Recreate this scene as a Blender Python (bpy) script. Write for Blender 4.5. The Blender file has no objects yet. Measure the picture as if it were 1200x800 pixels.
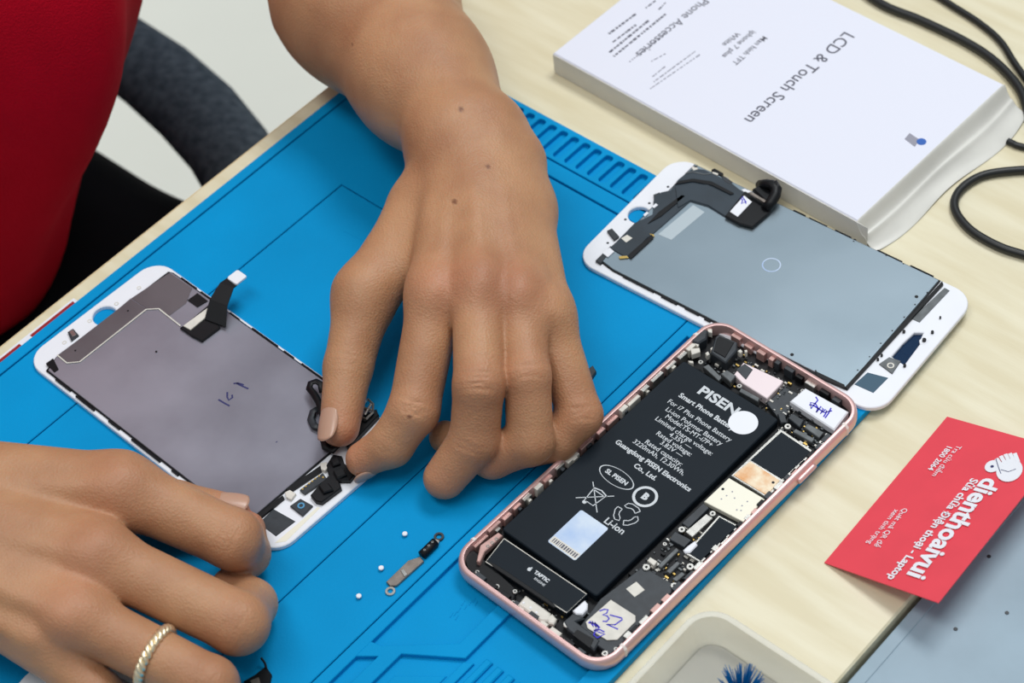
import bpy, bmesh, math, random
import numpy as np
from mathutils import Vector, Matrix
from mathutils.geometry import tessellate_polygon
random.seed(4)
sc = bpy.context.scene
S = 0.001                                   # everything below is written in millimetres

# ---------------------------------------------------------------- camera
cam = bpy.data.objects.new('camera', bpy.data.cameras.new('camera'))
sc.collection.objects.link(cam)
PITCH, ROLL = .7192, -.1354
fwd = Vector((0, math.sin(PITCH), -math.cos(PITCH)))
up0 = Vector((0, math.cos(PITCH), math.sin(PITCH)))
r0 = Vector((1, 0, 0))
rt = math.cos(ROLL)*r0 + math.sin(ROLL)*up0
up = -math.sin(ROLL)*r0 + math.cos(ROLL)*up0
mw = Matrix((rt, up, -fwd)).transposed().to_4x4()
mw.translation = Vector((0, 0, 679.92*S))
cam.matrix_world = mw
cam.data.sensor_width = 36
cam.data.lens = 2540.2/1200*36
cam.data.clip_start = .02
cam.data.dof.use_dof = True
cam.data.dof.focus_distance = .86
cam.data.dof.aperture_fstop = 13
sc.camera = cam

# ---------------------------------------------------------------- light
w = bpy.data.worlds.new('room_light'); sc.world = w; w.use_nodes = True
wn = w.node_tree.nodes; wl = w.node_tree.links
bg = wn['Background']
tc = wn.new('ShaderNodeTexCoord'); sep = wn.new('ShaderNodeSeparateXYZ'); rp = wn.new('ShaderNodeValToRGB')
wl.new(tc.outputs['Generated'], sep.inputs[0]); wl.new(sep.outputs['Z'], rp.inputs[0]); wl.new(rp.outputs[0], bg.inputs[0])
rp.color_ramp.elements[0].position = 0.0; rp.color_ramp.elements[0].color = (.30, .29, .27, 1)
rp.color_ramp.elements[1].position = .65; rp.color_ramp.elements[1].color = (.80, .88, .95, 1)
bg.inputs[1].default_value = .66
def area(name, loc, target, size, power, color=(1, 1, 1)):
    l = bpy.data.lights.new(name, 'AREA'); l.shape = 'RECTANGLE'; l.size, l.size_y = size; l.energy = power; l.color = color
    o = bpy.data.objects.new(name, l); sc.collection.objects.link(o)
    o.location = Vector(loc)*S
    o.rotation_euler = (Vector(target)*S-o.location).to_track_quat('-Z', 'Y').to_euler()
area('ceiling_lamp', (800, 1350, 2400), (0, 650, 0), (1.2, .7), 40, (.97, .99, 1))
area('ceiling_lamp', (-550, 150, 2500), (0, 650, 0), (1.6, .6), 26, (1, .98, .95))
sc.view_settings.view_transform = 'Standard'
sc.view_settings.look = 'None'
sc.view_settings.gamma = 1
sc.view_settings.exposure = -0.32

# ---------------------------------------------------------------- materials
def lin(c):
    c = c/255
    return c/12.92 if c <= .04045 else ((c+.055)/1.055)**2.4
def rgb(r, g, b): return (lin(r), lin(g), lin(b), 1)
def mat(name, c, rough=.5, metal=0, var=0, vscale=50, bump=0, bscale=200, spec=.5, coat=0, stretch=None, c2=None, sub=0, trans=0, alpha=1):
    m = bpy.data.materials.new(name); m.use_nodes = True
    n = m.node_tree.nodes; l = m.node_tree.links; p = n['Principled BSDF']
    p.inputs['Base Color'].default_value = c; p.inputs['Roughness'].default_value = rough; p.inputs['Metallic'].default_value = metal
    p.inputs['Specular IOR Level'].default_value = spec; p.inputs['Coat Weight'].default_value = coat
    p.inputs['Transmission Weight'].default_value = trans; p.inputs['Alpha'].default_value = alpha
    if sub:
        p.inputs['Subsurface Weight'].default_value = sub; p.inputs['Subsurface Radius'].default_value = (1, .35, .2); p.inputs['Subsurface Scale'].default_value = .003
    t = n.new('ShaderNodeTexCoord'); mp = n.new('ShaderNodeMapping'); l.new(t.outputs['Object'], mp.inputs[0])
    if stretch: mp.inputs['Scale'].default_value = stretch
    if var or c2:
        nz = n.new('ShaderNodeTexNoise'); nz.inputs['Scale'].default_value = vscale; nz.inputs['Detail'].default_value = 5
        l.new(mp.outputs[0], nz.inputs[0])
        cr = n.new('ShaderNodeValToRGB'); l.new(nz.outputs[0], cr.inputs[0])
        cr.color_ramp.elements[0].position = .35; cr.color_ramp.elements[1].position = .65
        a = c2 or tuple(x*(1-var) for x in c[:3])+(1,)
        cr.color_ramp.elements[0].color = a; cr.color_ramp.elements[1].color = c
        l.new(cr.outputs[0], p.inputs['Base Color'])
    if bump:
        nb = n.new('ShaderNodeTexNoise'); nb.inputs['Scale'].default_value = bscale; nb.inputs['Detail'].default_value = 4
        l.new(mp.outputs[0], nb.inputs[0])
        b = n.new('ShaderNodeBump'); b.inputs['Strength'].default_value = bump; b.inputs['Distance'].default_value = .001
        l.new(nb.outputs[0], b.inputs['Height']); l.new(b.outputs[0], p.inputs['Normal'])
    return m
M = {}
M['mat'] = mat('blue_silicone', rgb(0, 147, 208), .6, var=.12, vscale=14, bump=.10, bscale=900, spec=.1)
M['wood'] = mat('pale_birch', rgb(228, 220, 191), .42, c2=rgb(217, 206, 172), vscale=12, stretch=(1.2, 9, 1), bump=.05, bscale=120)
M['table_edge'] = mat('table_edge_band', rgb(225, 205, 165), .6)
M['grey_top'] = mat('blue_grey_board', rgb(150, 172, 186), .5, var=.15, vscale=30)
M['floor'] = mat('cream_floor', rgb(252, 251, 238), .6, var=.04, vscale=4)
M['white'] = mat('white_plastic', rgb(236, 238, 244), .35, var=.03, vscale=60)
M['offwhite'] = mat('off_white_part', rgb(222, 218, 208), .5, var=.12, vscale=300)
M['paper'] = mat('white_card', rgb(226, 228, 240), .55)
M['cardboard'] = mat('white_box_side', rgb(214, 215, 208), .7)
M['steel_l'] = mat('brushed_shield_plate', rgb(170, 170, 182), .38, metal=.65, c2=rgb(120, 118, 128), vscale=10, bump=.02, bscale=60)
M['steel_d'] = mat('brownish_shield_plate', rgb(124, 120, 124), .42, metal=.7, c2=rgb(100, 95, 100), vscale=20)
M['steel_r'] = mat('pale_shield_plate', rgb(156, 172, 182), .3, metal=.72, c2=rgb(144, 160, 170), vscale=14, bump=.02, bscale=60)
M['patch'] = mat('pale_rectangle_film', rgb(178, 190, 196), .5, metal=.3)
M['metal'] = mat('bright_metal', rgb(200, 198, 192), .3, metal=.9, var=.2, vscale=400)
M['grey_metal'] = mat('warm_grey_metal', rgb(150, 140, 132), .38, metal=.8, var=.25, vscale=300)
M['gold'] = mat('gold_contacts', rgb(225, 190, 110), .3, metal=.9)
M['ring'] = mat('pale_gold', rgb(250, 232, 196), .3, metal=.85)
M['black'] = mat('black_film', rgb(12, 14, 18), .45, var=.3, vscale=200, spec=.3)
M['flex'] = mat('dark_flex_cable', rgb(44, 56, 66), .35, var=.35, vscale=70, coat=.2)
M['dark'] = mat('dark_grey_component', rgb(48, 54, 60), .45, var=.3, vscale=300)
M['midgrey'] = mat('mid_grey_component', rgb(104, 108, 110), .45, metal=.4, var=.3, vscale=300)
M['battery'] = mat('battery_wrap', rgb(16, 27, 36), .55, var=.15, vscale=40, spec=.2)
M['print'] = mat('white_print', rgb(205, 210, 214), .6)
M['ink'] = mat('blue_ink', rgb(48, 34, 190), .6)
M['ink_d'] = mat('dark_blue_ink', rgb(40, 42, 96), .6)
M['grey_ink'] = mat('grey_print', rgb(92, 92, 104), .7)
M['pale_ink'] = mat('pale_grey_print', rgb(150, 150, 162), .7)
M['rose'] = mat('rose_gold_aluminium', rgb(228, 188, 184), .36, metal=.55)
M['rose_d'] = mat('rose_gold_bracket', rgb(206, 166, 158), .4, metal=.4, var=.3, vscale=200)
M['antenna'] = mat('antenna_line', rgb(235, 222, 216), .5)
M['pink_plate'] = mat('pinkish_shield', rgb(232, 216, 218), .4, metal=.2)
M['cream'] = mat('cream_shield', rgb(236, 232, 214), .45, metal=.15)
M['heat'] = mat('heat_stained_shield', rgb(246, 236, 208), .45, c2=rgb(226, 160, 96), vscale=150)
M['seal'] = mat('hologram_film', rgb(176, 200, 236), .25, metal=.2, c2=rgb(214, 226, 240), vscale=70)
M['blue'] = mat('blue_dot', rgb(40, 96, 180), .4)
M['lens'] = mat('lens_ring_blue', rgb(96, 160, 200), .2, metal=.3)
M['card'] = mat('red_card', rgb(232, 70, 84), .45, var=.06, vscale=60)
M['red'] = mat('dark_red_print', rgb(150, 24, 30), .5)
M['cable'] = mat('black_rubber', rgb(20, 22, 22), .42)
M['bristle'] = mat('blue_bristles', rgb(0, 112, 178), .4)
M['shirt'] = mat('red_cotton', rgb(186, 6, 34), .9, var=.35, vscale=9, bump=.5, bscale=1100, spec=.1)
M['trousers'] = mat('black_cloth', rgb(14, 15, 20), .9, var=.2, vscale=30, spec=.1)
M['chair'] = mat('charcoal_mesh_fabric', rgb(82, 92, 102), .85, c2=rgb(58, 68, 78), vscale=160, bump=.6, bscale=500, spec=.15)
M['chair_leg'] = mat('black_plastic', rgb(14, 14, 16), .5)
M['nail'] = mat('fingernail', rgb(190, 150, 128), .28, spec=.5, sub=.15)
M['tray'] = mat('frosted_plastic', rgb(225, 226, 220), .35, trans=.0, alpha=.36)
M['sleeve'] = mat('milky_plastic_film', rgb(232, 230, 222), .3, var=.08, vscale=50, alpha=.88)
M['shade_tint'] = mat('shaded_pane', rgb(0, 36, 74), .15, alpha=.6)  # dark blue stands in for shade on the mat below the glass
M['glass'] = mat('smoked_glass', rgb(70, 96, 114), .15)

def skin_material():
    m = bpy.data.materials.new('skin'); m.use_nodes = True
    n = m.node_tree.nodes; l = m.node_tree.links; p = n['Principled BSDF']
    at = n.new('ShaderNodeAttribute'); at.attribute_name = 'tone'
    mixa = n.new('ShaderNodeMix'); mixa.data_type = 'RGBA'
    mixa.inputs[6].default_value = rgb(190, 143, 106); mixa.inputs[7].default_value = rgb(188, 122, 96)
    l.new(at.outputs['Fac'], mixa.inputs[0])
    t = n.new('ShaderNodeTexCoord')
    nz = n.new('ShaderNodeTexNoise'); nz.inputs['Scale'].default_value = 38; nz.inputs['Detail'].default_value = 6
    l.new(t.outputs['Object'], nz.inputs[0])
    mr = n.new('ShaderNodeMapRange'); mr.inputs[1].default_value = .35; mr.inputs[2].default_value = .7; mr.inputs[3].default_value = 0; mr.inputs[4].default_value = .6
    l.new(nz.outputs[0], mr.inputs[0])
    mixb = n.new('ShaderNodeMix'); mixb.data_type = 'RGBA'; mixb.inputs[7].default_value = rgb(156, 106, 76)
    l.new(mixa.outputs[2], mixb.inputs[6]); l.new(mr.outputs[0], mixb.inputs[0])
    ml = n.new('ShaderNodeAttribute'); ml.attribute_name = 'mole'
    mixc = n.new('ShaderNodeMix'); mixc.data_type = 'RGBA'; mixc.inputs[7].default_value = rgb(100, 58, 42)
    l.new(ml.outputs['Fac'], mixc.inputs[0]); l.new(mixb.outputs[2], mixc.inputs[6])
    l.new(mixc.outputs[2], p.inputs['Base Color'])
    p.inputs['Roughness'].default_value = .46; p.inputs['Specular IOR Level'].default_value = .35
    p.inputs['Subsurface Weight'].default_value = .22; p.inputs['Subsurface Radius'].default_value = (1, .3, .15); p.inputs['Subsurface Scale'].default_value = .004
    v = n.new('ShaderNodeTexVoronoi'); v.inputs['Scale'].default_value = 1100; l.new(t.outputs['Object'], v.inputs[0])
    n2 = n.new('ShaderNodeTexNoise'); n2.inputs['Scale'].default_value = 90; n2.inputs['Detail'].default_value = 6; l.new(t.outputs['Object'], n2.inputs[0])
    ad = n.new('ShaderNodeMath'); ad.operation = 'MULTIPLY_ADD'; ad.inputs[1].default_value = .30
    l.new(v.outputs[0], ad.inputs[0]); l.new(n2.outputs[0], ad.inputs[2])
    b = n.new('ShaderNodeBump'); b.inputs['Strength'].default_value = .35; b.inputs['Distance'].default_value = .0015
    l.new(ad.outputs[0], b.inputs['Height']); l.new(b.outputs[0], p.inputs['Normal'])
    return m
M['skin'] = skin_material()

# ---------------------------------------------------------------- helpers
def link(o, parent=None):
    sc.collection.objects.link(o)
    if parent: o.parent = parent
    return o
def tag(o, label=None, cat=None, group=None, kind=None):
    for k, v in (('label', label), ('category', cat), ('group', group), ('kind', kind)):
        if v: o[k] = v
    return o
def empty(name, loc, rz=0, label=None, cat=None, group=None):
    o = bpy.data.objects.new(name, None); o.empty_display_size = .01
    o.location = Vector(loc)*S; o.rotation_euler = (0, 0, rz)
    return tag(link(o), label, cat, group)
class MB:
    def __init__(s): s.v = []; s.f = []
    def add(s, v, f):
        k = len(s.v); s.v += [tuple(x) for x in v]; s.f += [tuple(i+k for i in q) for q in f]; return s
    def prism(s, poly, z0, z1, b=0.15, holes=()):
        def area2(p): return sum(p[i-1][0]*p[i][1]-p[i][0]*p[i-1][1] for i in range(len(p)))
        poly = list(poly) if area2(poly) > 0 else list(poly)[::-1]
        loops = [poly]+[list(h) if area2(h) < 0 else list(h)[::-1] for h in holes]
        b = min(b, (z1-z0)*.6)
        def inset(p, b):
            out = []
            for i in range(len(p)):
                a, c, d = Vector(p[i-1][:2]), Vector(p[i][:2]), Vector(p[(i+1) % len(p)][:2])
                e1 = (c-a).normalized() if (c-a).length > 1e-6 else Vector((1, 0)); e2 = (d-c).normalized() if (d-c).length > 1e-6 else e1
                n1 = Vector((-e1.y, e1.x)); n2 = Vector((-e2.y, e2.x))
                m = n1+n2
                if m.length < 1e-4: out.append(c+n1*b); continue
                m.normalize(); out.append(c+m*(b/max(.4, m.dot(n1))))
            return out
        rings = []
        for p in loops:
            q = inset(p, b) if b > 0 else [Vector(x[:2]) for x in p]
            n = len(p); k = len(s.v)
            s.v += [(x[0], x[1], z0) for x in p]+[(x[0], x[1], z1-b) for x in p]+[(x.x, x.y, z1) for x in q]
            for i in range(n):
                j = (i+1) % n
                s.f.append((k+i, k+j, k+n+j, k+n+i))
                if b > 0: s.f.append((k+n+i, k+n+j, k+2*n+j, k+2*n+i))
            rings.append((k, n, q))
        if len(loops) == 1 :
            k, n, q = rings[0]
            s.f.append(tuple(k+2*n+i for i in range(n))); s.f.append(tuple(k+i for i in reversed(range(n))))
        else:
            tri = tessellate_polygon([[Vector((x.x, x.y, 0)) for x in q] for _, _, q in rings])
            idx = [k+2*n+i for k, n, _ in rings for i in range(n)]
            lo = [k+i for k, n, _ in rings for i in range(n)]
            P = [x for _, _, q in rings for x in q]
            for t in tri:
                a, c, d = (P[i] for i in t)
                t = t if (c-a).cross(d-a) > 0 else t[::-1]
                s.f.append(tuple(idx[i] for i in t)); s.f.append(tuple(lo[i] for i in reversed(t)))
        return s
    def box(s, x0, y0, x1, y1, z0, z1, b=.15): return s.prism([(x0, y0), (x1, y0), (x1, y1), (x0, y1)], z0, z1, b)
    def tube(s, path, r, n=8, cap=True, flat=1.0):
        P = [Vector(p) for p in path]; R = r if isinstance(r, (list, tuple)) else [r]*len(P)
        k = len(s.v); prev = None
        for i, p in enumerate(P):
            t = (P[min(i+1, len(P)-1)]-P[max(i-1, 0)]).normalized()
            a = prev if prev is not None else (Vector((0, 0, 1)) if abs(t.z) < .9 else Vector((1, 0, 0)))
            x = (a - t*a.dot(t)).normalized(); prev = x; y = t.cross(x)
            for j in range(n):
                q = 2*math.pi*j/n
                s.v.append(tuple(p+(x*math.cos(q)*flat+y*math.sin(q))*R[i]))
        for i in range(len(P)-1):
            for j in range(n):
                a, b = k+i*n+j, k+i*n+(j+1) % n
                s.f.append((a, b, b+n, a+n))
        if cap:
            s.f.append(tuple(k+j for j in reversed(range(n)))); s.f.append(tuple(k+(len(P)-1)*n+j for j in range(n)))
        return s
    def disc(s, c, r, z0, z1, n=20, b=.1, hole=0, ell=1, rot=0):
        def ring(rr): return [(c[0]+rr*math.cos(q)*math.cos(rot)-rr*ell*math.sin(q)*math.sin(rot), c[1]+rr*math.cos(q)*math.sin(rot)+rr*ell*math.sin(q)*math.cos(rot)) for q in (2*math.pi*i/n for i in range(n))]
        return s.prism(ring(r), z0, z1, b, [ring(hole)] if hole else ())
    def stroke(s, pts, wd, z0, z1):
        P = [Vector(p[:2]) for p in pts]
        L = []; Rr = []
        for i, p in enumerate(P):
            t = (P[min(i+1, len(P)-1)]-P[max(i-1, 0)]).normalized(); nn = Vector((-t.y, t.x))*wd/2
            L.append(p+nn); Rr.append(p-nn)
        k = len(s.v); n = len(P)
        for a, b in zip(L, Rr):
            s.v += [(a.x, a.y, z1), (b.x, b.y, z1), (b.x, b.y, z0), (a.x, a.y, z0)]
        for i in range(n-1):
            q = k+4*i
            for e in range(4):
                g = (e+1) % 4
                s.f.append((q+e, q+g, q+4+g, q+4+e))
        s.f.append((k+3, k+2, k+1, k)); s.f.append((k+4*(n-1), k+4*n-3, k+4*n-2, k+4*n-1))
        return s
    def build(s, name, m, parent=None, smooth=False, label=None, angle=None):
        me = bpy.data.meshes.new(name)
        me.from_pydata([(x*S, y*S, z*S) for x, y, z in s.v], [], s.f); me.validate(); me.update()
        bm = bmesh.new(); bm.from_mesh(me); bmesh.ops.recalc_face_normals(bm, faces=bm.faces); bm.to_mesh(me); bm.free()
        me.materials.append(M[m] if isinstance(m, str) else m)
        if smooth:
            me.shade_smooth()
            if angle: me.set_sharp_from_angle(angle=math.radians(angle))
        o = bpy.data.objects.new(name, me)
        if label: o['label'] = label
        return link(o, parent)
def rrect(x0, y0, x1, y1, r, n=8):
    out = []
    for cx, cy, a in ((x1-r, y1-r, 0), (x0+r, y1-r, 90), (x0+r, y0+r, 180), (x1-r, y0+r, 270)):
        for i in range(n+1):
            q = math.radians(a+90*i/n); out.append((cx+r*math.cos(q), cy+r*math.sin(q)))
    return out
def slab(name, poly, z0, z1, m, parent, b=.15, label=None): return MB().prism(poly, z0, z1, b).build(name, m, parent, label=label)
def text(name, lines, parent, m, bold=0, label=None, sx=1):
    """lines: (string, x, y, z, size, rotation, align)"""
    mb = MB()
    for s_, x, y, z, size, rot, al in lines:
        cu = bpy.data.curves.new('t', 'FONT'); cu.body = s_; cu.size = size*S; cu.align_x = al; cu.align_y = 'CENTER'
        cu.offset = bold*S; cu.resolution_u = 3
        o = bpy.data.objects.new('t', cu); sc.collection.objects.link(o)
        me = bpy.data.meshes.new_from_object(o)
        c, si = math.cos(rot), math.sin(rot)
        v = [(x+(p.co.x*sx*c-p.co.y*si)/S, y+(p.co.x*sx*si+p.co.y*c)/S, z) for p in me.vertices]
        mb.add(v, [tuple(p.vertices) for p in me.polygons])
        bpy.data.objects.remove(o); bpy.data.curves.remove(cu); bpy.data.meshes.remove(me)
    me = bpy.data.meshes.new(name); me.from_pydata([(a*S, b*S, c*S) for a, b, c in mb.v], [], mb.f); me.materials.append(M[m])
    o = bpy.data.objects.new(name, me)
    if label: o['label'] = label
    return link(o, parent)
def screw(parent, c, z, r=1.0, m='metal', name='screw'):
    mb = MB().disc(c, r, z, z+.5, 16, .15)
    o = mb.build(name, m, parent)
    MB().disc(c, r*.4, z+.5, z+.56, 6, 0).build('socket', 'black', o)
    return o

# ---------------------------------------------------------------- structure and furniture
fl = MB(); fl.box(-1600, -200, 1600, 3200, -760, -740, 0)
tag(fl.build('floor', 'floor'), kind='structure')
MT = -.8262; MO = (-30.97, 789.44, 0)         # axes of the table and the mat: u across, v towards the lower left

t = empty('work_table', MO, MT, 'pale birch wooden work table with a straight front edge under the blue mat', 'table')
MB().box(-10.5, -640, 366, 420, -18, 0, .8).build('table_top', 'wood', t)
MB().box(-10.9, -640, -10.5, 420, -17.5, -.6, 0).build('edge_band', 'table_edge', t, label='lighter edge band')
for x, y in ((10, -600), (340, -600), (10, 380), (340, 380)):
    MB().box(x-15, y-15, x+15, y+15, -740, -18, 1).build('leg', 'table_edge', t)
g = empty('side_board', MO, MT, 'blue grey board lying lower than the wooden table at the right', 'board')
MB().box(367.5, -640, 760, 420, -20, -3.5, 1).build('board_top', 'grey_top', g)
MB().box(368, -640, 373, 420, -3.5, -3.1, .2).build('edge_strip', 'grey_top', g)
for p in [(385.3, -112.5), (396, -95.1), (376.9, -77.9)]:
    MB().disc(p, .8, -3.5, -3.2, 10).build('rivet', 'dark', g)
for x, y in ((420, -600), (720, -600), (420, 380), (720, 380)):
    MB().box(x-15, y-15, x+15, y+15, -740, -20, 1).build('leg', 'dark', g)

# printed strip half under the mat
ps = empty('printed_strip', (MO[0], MO[1], 0), MT, 'thin red and white printed strip tucked under the left edge of the blue mat', 'strip')
MB().box(-5.6, -300, 3, -206, 0.05, .5, .05).build('strip_base', 'white', ps)
MB().box(-4.4, -232, 2.9, -207.5, .5, .6, 0).build('red_panel', 'red', ps)
MB().box(-4.4, -299, 2.9, -238, .5, .6, 0).build('red_panel', 'red', ps)

# ---------------------------------------------------------------- blue repair mat
m = empty('repair_mat', (MO[0], MO[1], .6), MT, 'large blue silicone repair mat with slots, grooves and trays', 'mat')
MW, ML = 303, 452
MB().prism(rrect(0, -ML, MW, 0, 5), 0, .9, .1).build('base', 'mat', m)
TZ = 3.4
def mslab(name, poly, z1, holes=(), b=.25): return MB().prism(poly, .8, z1, b, holes).build(name, 'mat', m)
slots = []
k = 8.0
while k < 292:
    slots.append(rrect(k, -17.6, k+4.2, -2.6, 1.5, 3)); k += 6.62
mslab('slotted_rim', rrect(0, -19.7, MW, 0, 1.5), TZ, slots)
mslab('rim_strip', [(5.8, -28), (MW-8, -28), (MW-8, -20.5), (5.8, -20.5)], TZ)
mslab('rim_side', [(0, -ML), (5.2, -ML), (5.2, -19.6), (0, -19.6)], TZ)
mslab('rim_side', [(294, -ML), (MW, -ML), (MW, -19.6), (294, -19.6)], TZ)
mslab('work_surface', [(5.9, -ML), (216.6, -ML), (216.6, -28.9), (5.9, -28.9)], TZ-.15, [[(43.3, -420), (181.9, -420), (181.9, -87.4), (43.3, -87.4)]], .3)
mslab('inner_panel', [(43.8, -419.5), (181.4, -419.5), (181.4, -87.9), (43.8, -87.9)], TZ-.25, (), .3)
mslab('ledge', [(217.1, -ML), (222, -ML), (222, -65), (293, -65), (293, -28.9), (217.1, -28.9)], TZ-.15)
mslab('tray_divider', [(248.5, -64), (254.4, -64), (254.6, -237.1), (234.5, -250.5), (234.4, -ML), (228.6, -ML), (228.4, -256.7), (221.6, -262), (221.6, -253.7), (226.2, -252.6), (248.5, -233.9)], TZ-.3)
mslab('tray_divider', [(254.8, -238.5), (258.2, -236.4), (258.4, -ML), (255.6, -ML)], TZ-1.1)
mslab('tray_divider', [(222, -120), (248.6, -120), (248.6, -124), (222, -124)], TZ-.3)
mslab('tray_floor', [(238.2, -258.5), (253.6, -246.5), (253.6, -ML), (238.2, -ML)], 1.5)
k = 260.5
while k < 292:
    mslab('comb_rib', [(k, -300), (k+3, -300), (k+3, -232), (k, -232)], TZ-.9, (), .5); k += 5.4
MB().stroke([(64.5, -107.6), (75.2, -106.7)], .5, TZ-.26, TZ-.18).build('mould_mark', 'mat', m)
for k in range(9):
    p = [(236.6, -225.3), (237.3, -224), (237.3, -221.9), (236.4, -218.7), (238.4, -219.3), (238.6, -217), (238.9, -224.9), (238.8, -215.1), (240.4, -215.6)][k]
    MB().stroke([(p[0]-.3, p[1]+1), (p[0]+.3, p[1]-1.2)], .35, .9, 1.1).build('mould_mark', 'mat', m)

# ---------------------------------------------------------------- white box in its milky sleeve
BX, BY, BA = 116.88, 826.57, -2.4232
b = empty('screen_box', (BX, BY, 0), BA, 'flat white carton printed with grey lettering at the top right', 'box')
W_, L_ = 105.9, 173.7
MB().box(0, 0, W_, L_, 0.1, 11.2, .3).build('carton', 'cardboard', b)
MB().box(-.3, -.3, W_+.3, L_+.3, 10.6, 12, .5).build('lid_face', 'paper', b)
def seg(a, c): return math.atan2(c[1]-a[1], c[0]-a[0])
text('lettering', [('LCD & Touch Screen', *(50.5, 99.5), 12.06, 8.6, 0, 'CENTER')], b, 'grey_ink', .06, sx=.98)
text('lettering', [('Man hinh TFT', *(50.2, 70.5), 12.06, 4.1, 0, 'CENTER'), ('iphone 7 plus', *(49.8, 63.9), 12.06, 4.1, 0, 'CENTER'), ('White', *(49.4, 58.9), 12.06, 4.1, 0, 'CENTER')], b, 'grey_ink', .04)
text('lettering', [('Phone Accessories', *(59.3, 32.1), 12.06, 6.4, 0, 'CENTER')], b, 'grey_ink', .03)
dashes = MB()
def dash_row(a, c, h, seed):
    rr = random.Random(seed); L = math.hypot(c[0]-a[0], c[1]-a[1]); x = 0
    d = ((c[0]-a[0])/L, (c[1]-a[1])/L)
    while x < L:
        w_ = rr.uniform(.8, 2.6)
        dashes.stroke([(a[0]+d[0]*x, a[1]+d[1]*x), (a[0]+d[0]*min(L, x+w_), a[1]+d[1]*min(L, x+w_))], h*rr.uniform(.6, 1), 12.0, 12.06)
        x += w_+rr.uniform(.4, .9)
for i, (a, c) in enumerate(([(62.5, 12.4), (80.6, 11.6)], [(68.3, 17.5), (83.9, 16.9)], [(62.4, 20.2), (90.1, 20.3)], [(54.1, 23.6), (90.9, 23.7)], [(47.9, 18.3), (53.6, 19)], [(49.6, 13.6), (57.2, 13.4)])):
    dash_row(a, c, 1.3 if i < 4 else .9, i)
dashes.build('fine_print', 'grey_ink', b)['kind'] = 'stuff'
dashes = MB()
for i, (a, c) in enumerate(([(64.4, 32.3), (89.5, 31.9)], [(75.2, 41.4), (83.2, 39.6)], [(65.6, 51.2), (92.9, 49.5)], [(66.2, 54.3), (97.3, 51.2)], [(81.9, 46.9), (90.7, 46.8)])):
    dash_row(a, c, .8, i+20)
dashes.build('fine_print', 'pale_ink', b)['kind'] = 'stuff'
p = (51.3, 166.8)
MB().disc(p, 2.1, 12, 12.15, 20, .05).build('round_mark', 'blue', b)
slab('sticker', [(50.1, 159.6), (50.8, 165.6), (55.6, 166.4), (54.4, 160.1)], 12, 12.1, 'pale_ink', b, .02)

sl = MB()                                      # the open end of the sleeve, folds lying from the lid edge down to the table
cols = 15; rows = []
prof = [(-0.2, 12.1), (1.2, 11.6), (4, 8.2), (7.5, 5.2), (9.5, 5.9), (12, 3.6), (16, 2.2), (20, 1.4), (24, .7)]
Y = L_
for i in range(cols+1):
    s_ = i/cols; y = L_+0
    for q, (d, z) in enumerate(prof):
        ext = 10.5+5*math.sin(s_*2.6+.6)+2*math.sin(s_*9)
        dd = d/24*ext if d > 0 else d
        fl_ = .8*math.sin(s_*11+q)*(q/8)
        sl.v.append((-1+s_*(W_+2.5), L_+dd, z+max(-z+.4, fl_*.6)))
n_ = len(prof)
for i in range(cols):
    for q in range(n_-1):
        a = i*n_+q; sl.f.append((a, a+1, a+n_+1, a+n_))
so = sl.build('sleeve_flap', 'sleeve', b, smooth=True, label='open end of a milky plastic sleeve')
so.modifiers.new('t', 'SOLIDIFY').thickness = .0003
so.modifiers.new('s', 'SUBSURF').render_levels = 2
side = MB(); side.prism([(W_+.3, 0), (W_+.8, 0), (W_+.8, L_+6), (W_+.3, L_+1)], .3, 11.5, .1)
side.build('sleeve_side', 'sleeve', b, label='milky plastic along the long side')

# ---------------------------------------------------------------- black cables
def cable(pts, r, label):
    P = [Vector(p) for p in pts]; out = []
    for i in range(len(P)-1):
        a, b_, c, d = P[max(i-1, 0)], P[i], P[i+1], P[min(i+2, len(P)-1)]
        for k in range(6):
            t_ = k/6; out.append(.5*((2*b_)+(c-a)*t_+(2*a-5*b_+4*c-d)*t_*t_+(3*b_-a-3*c+d)*t_**3))
    out.append(P[-1])
    o = MB().tube(out, r, 12).build('cable', 'cable', None, True); tag(o, label, 'cable', 'black cables on the wooden table'); return o
cable([(120.7, 910.6, 3), (147.2, 860.5, 3), (169.2, 819.8, 3), (189.9, 775.8, 2.2), (208.8, 755.7, 2.2), (224.5, 737.9, 2.2), (234.7, 721.6, 2.2), (240.7, 702.4, 2.2), (240.6, 684.3, 2.2), (240.2, 659.7, 2.2), (246.8, 629.3, 2.2), (285, 589.3, 2.2), (353.4, 562, 2.2)], 2.1, 'thick black cable curving past the far corner of the white carton')
cable([(165.7, 1019.4, 1.8), (192.7, 874.4, 1.8), (205.9, 797.1, 1.8), (222.2, 768.2, 1.8), (233.6, 750.4, 1.8), (240.5, 735.1, 1.8), (243.6, 716.7, 1.8), (249.8, 691.4, 1.8), (266, 660.5, 1.8), (311.7, 627.6, 1.8), (380.8, 606.5, 1.8)], 1.6, 'thinner black cable at the top right corner, outside the thick one')
cable([(383.7, 664.3, 2), (315.1, 661.4, 2), (263.7, 652.6, 2), (244.2, 649.5, 2), (226.3, 652.1, 2), (211.2, 651.6, 2), (199.7, 644.3, 2), (195.5, 634.2, 2), (198.7, 621.7, 2), (206.7, 611.1, 2), (215.7, 604, 2), (232.9, 594.3, 2), (263.2, 587.7, 2), (368.6, 583.6, 2)], 1.9, 'looped black cable end below the carton at the right edge')
cable([(227.7, 671, 1.5), (229.5, 669, 1.5), (232, 666.9, 1.5), (243.6, 660.8, 1.5), (266.4, 661.8, 1.5)], 1.5, 'short piece of black cable coming out under the milky sleeve')

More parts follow.
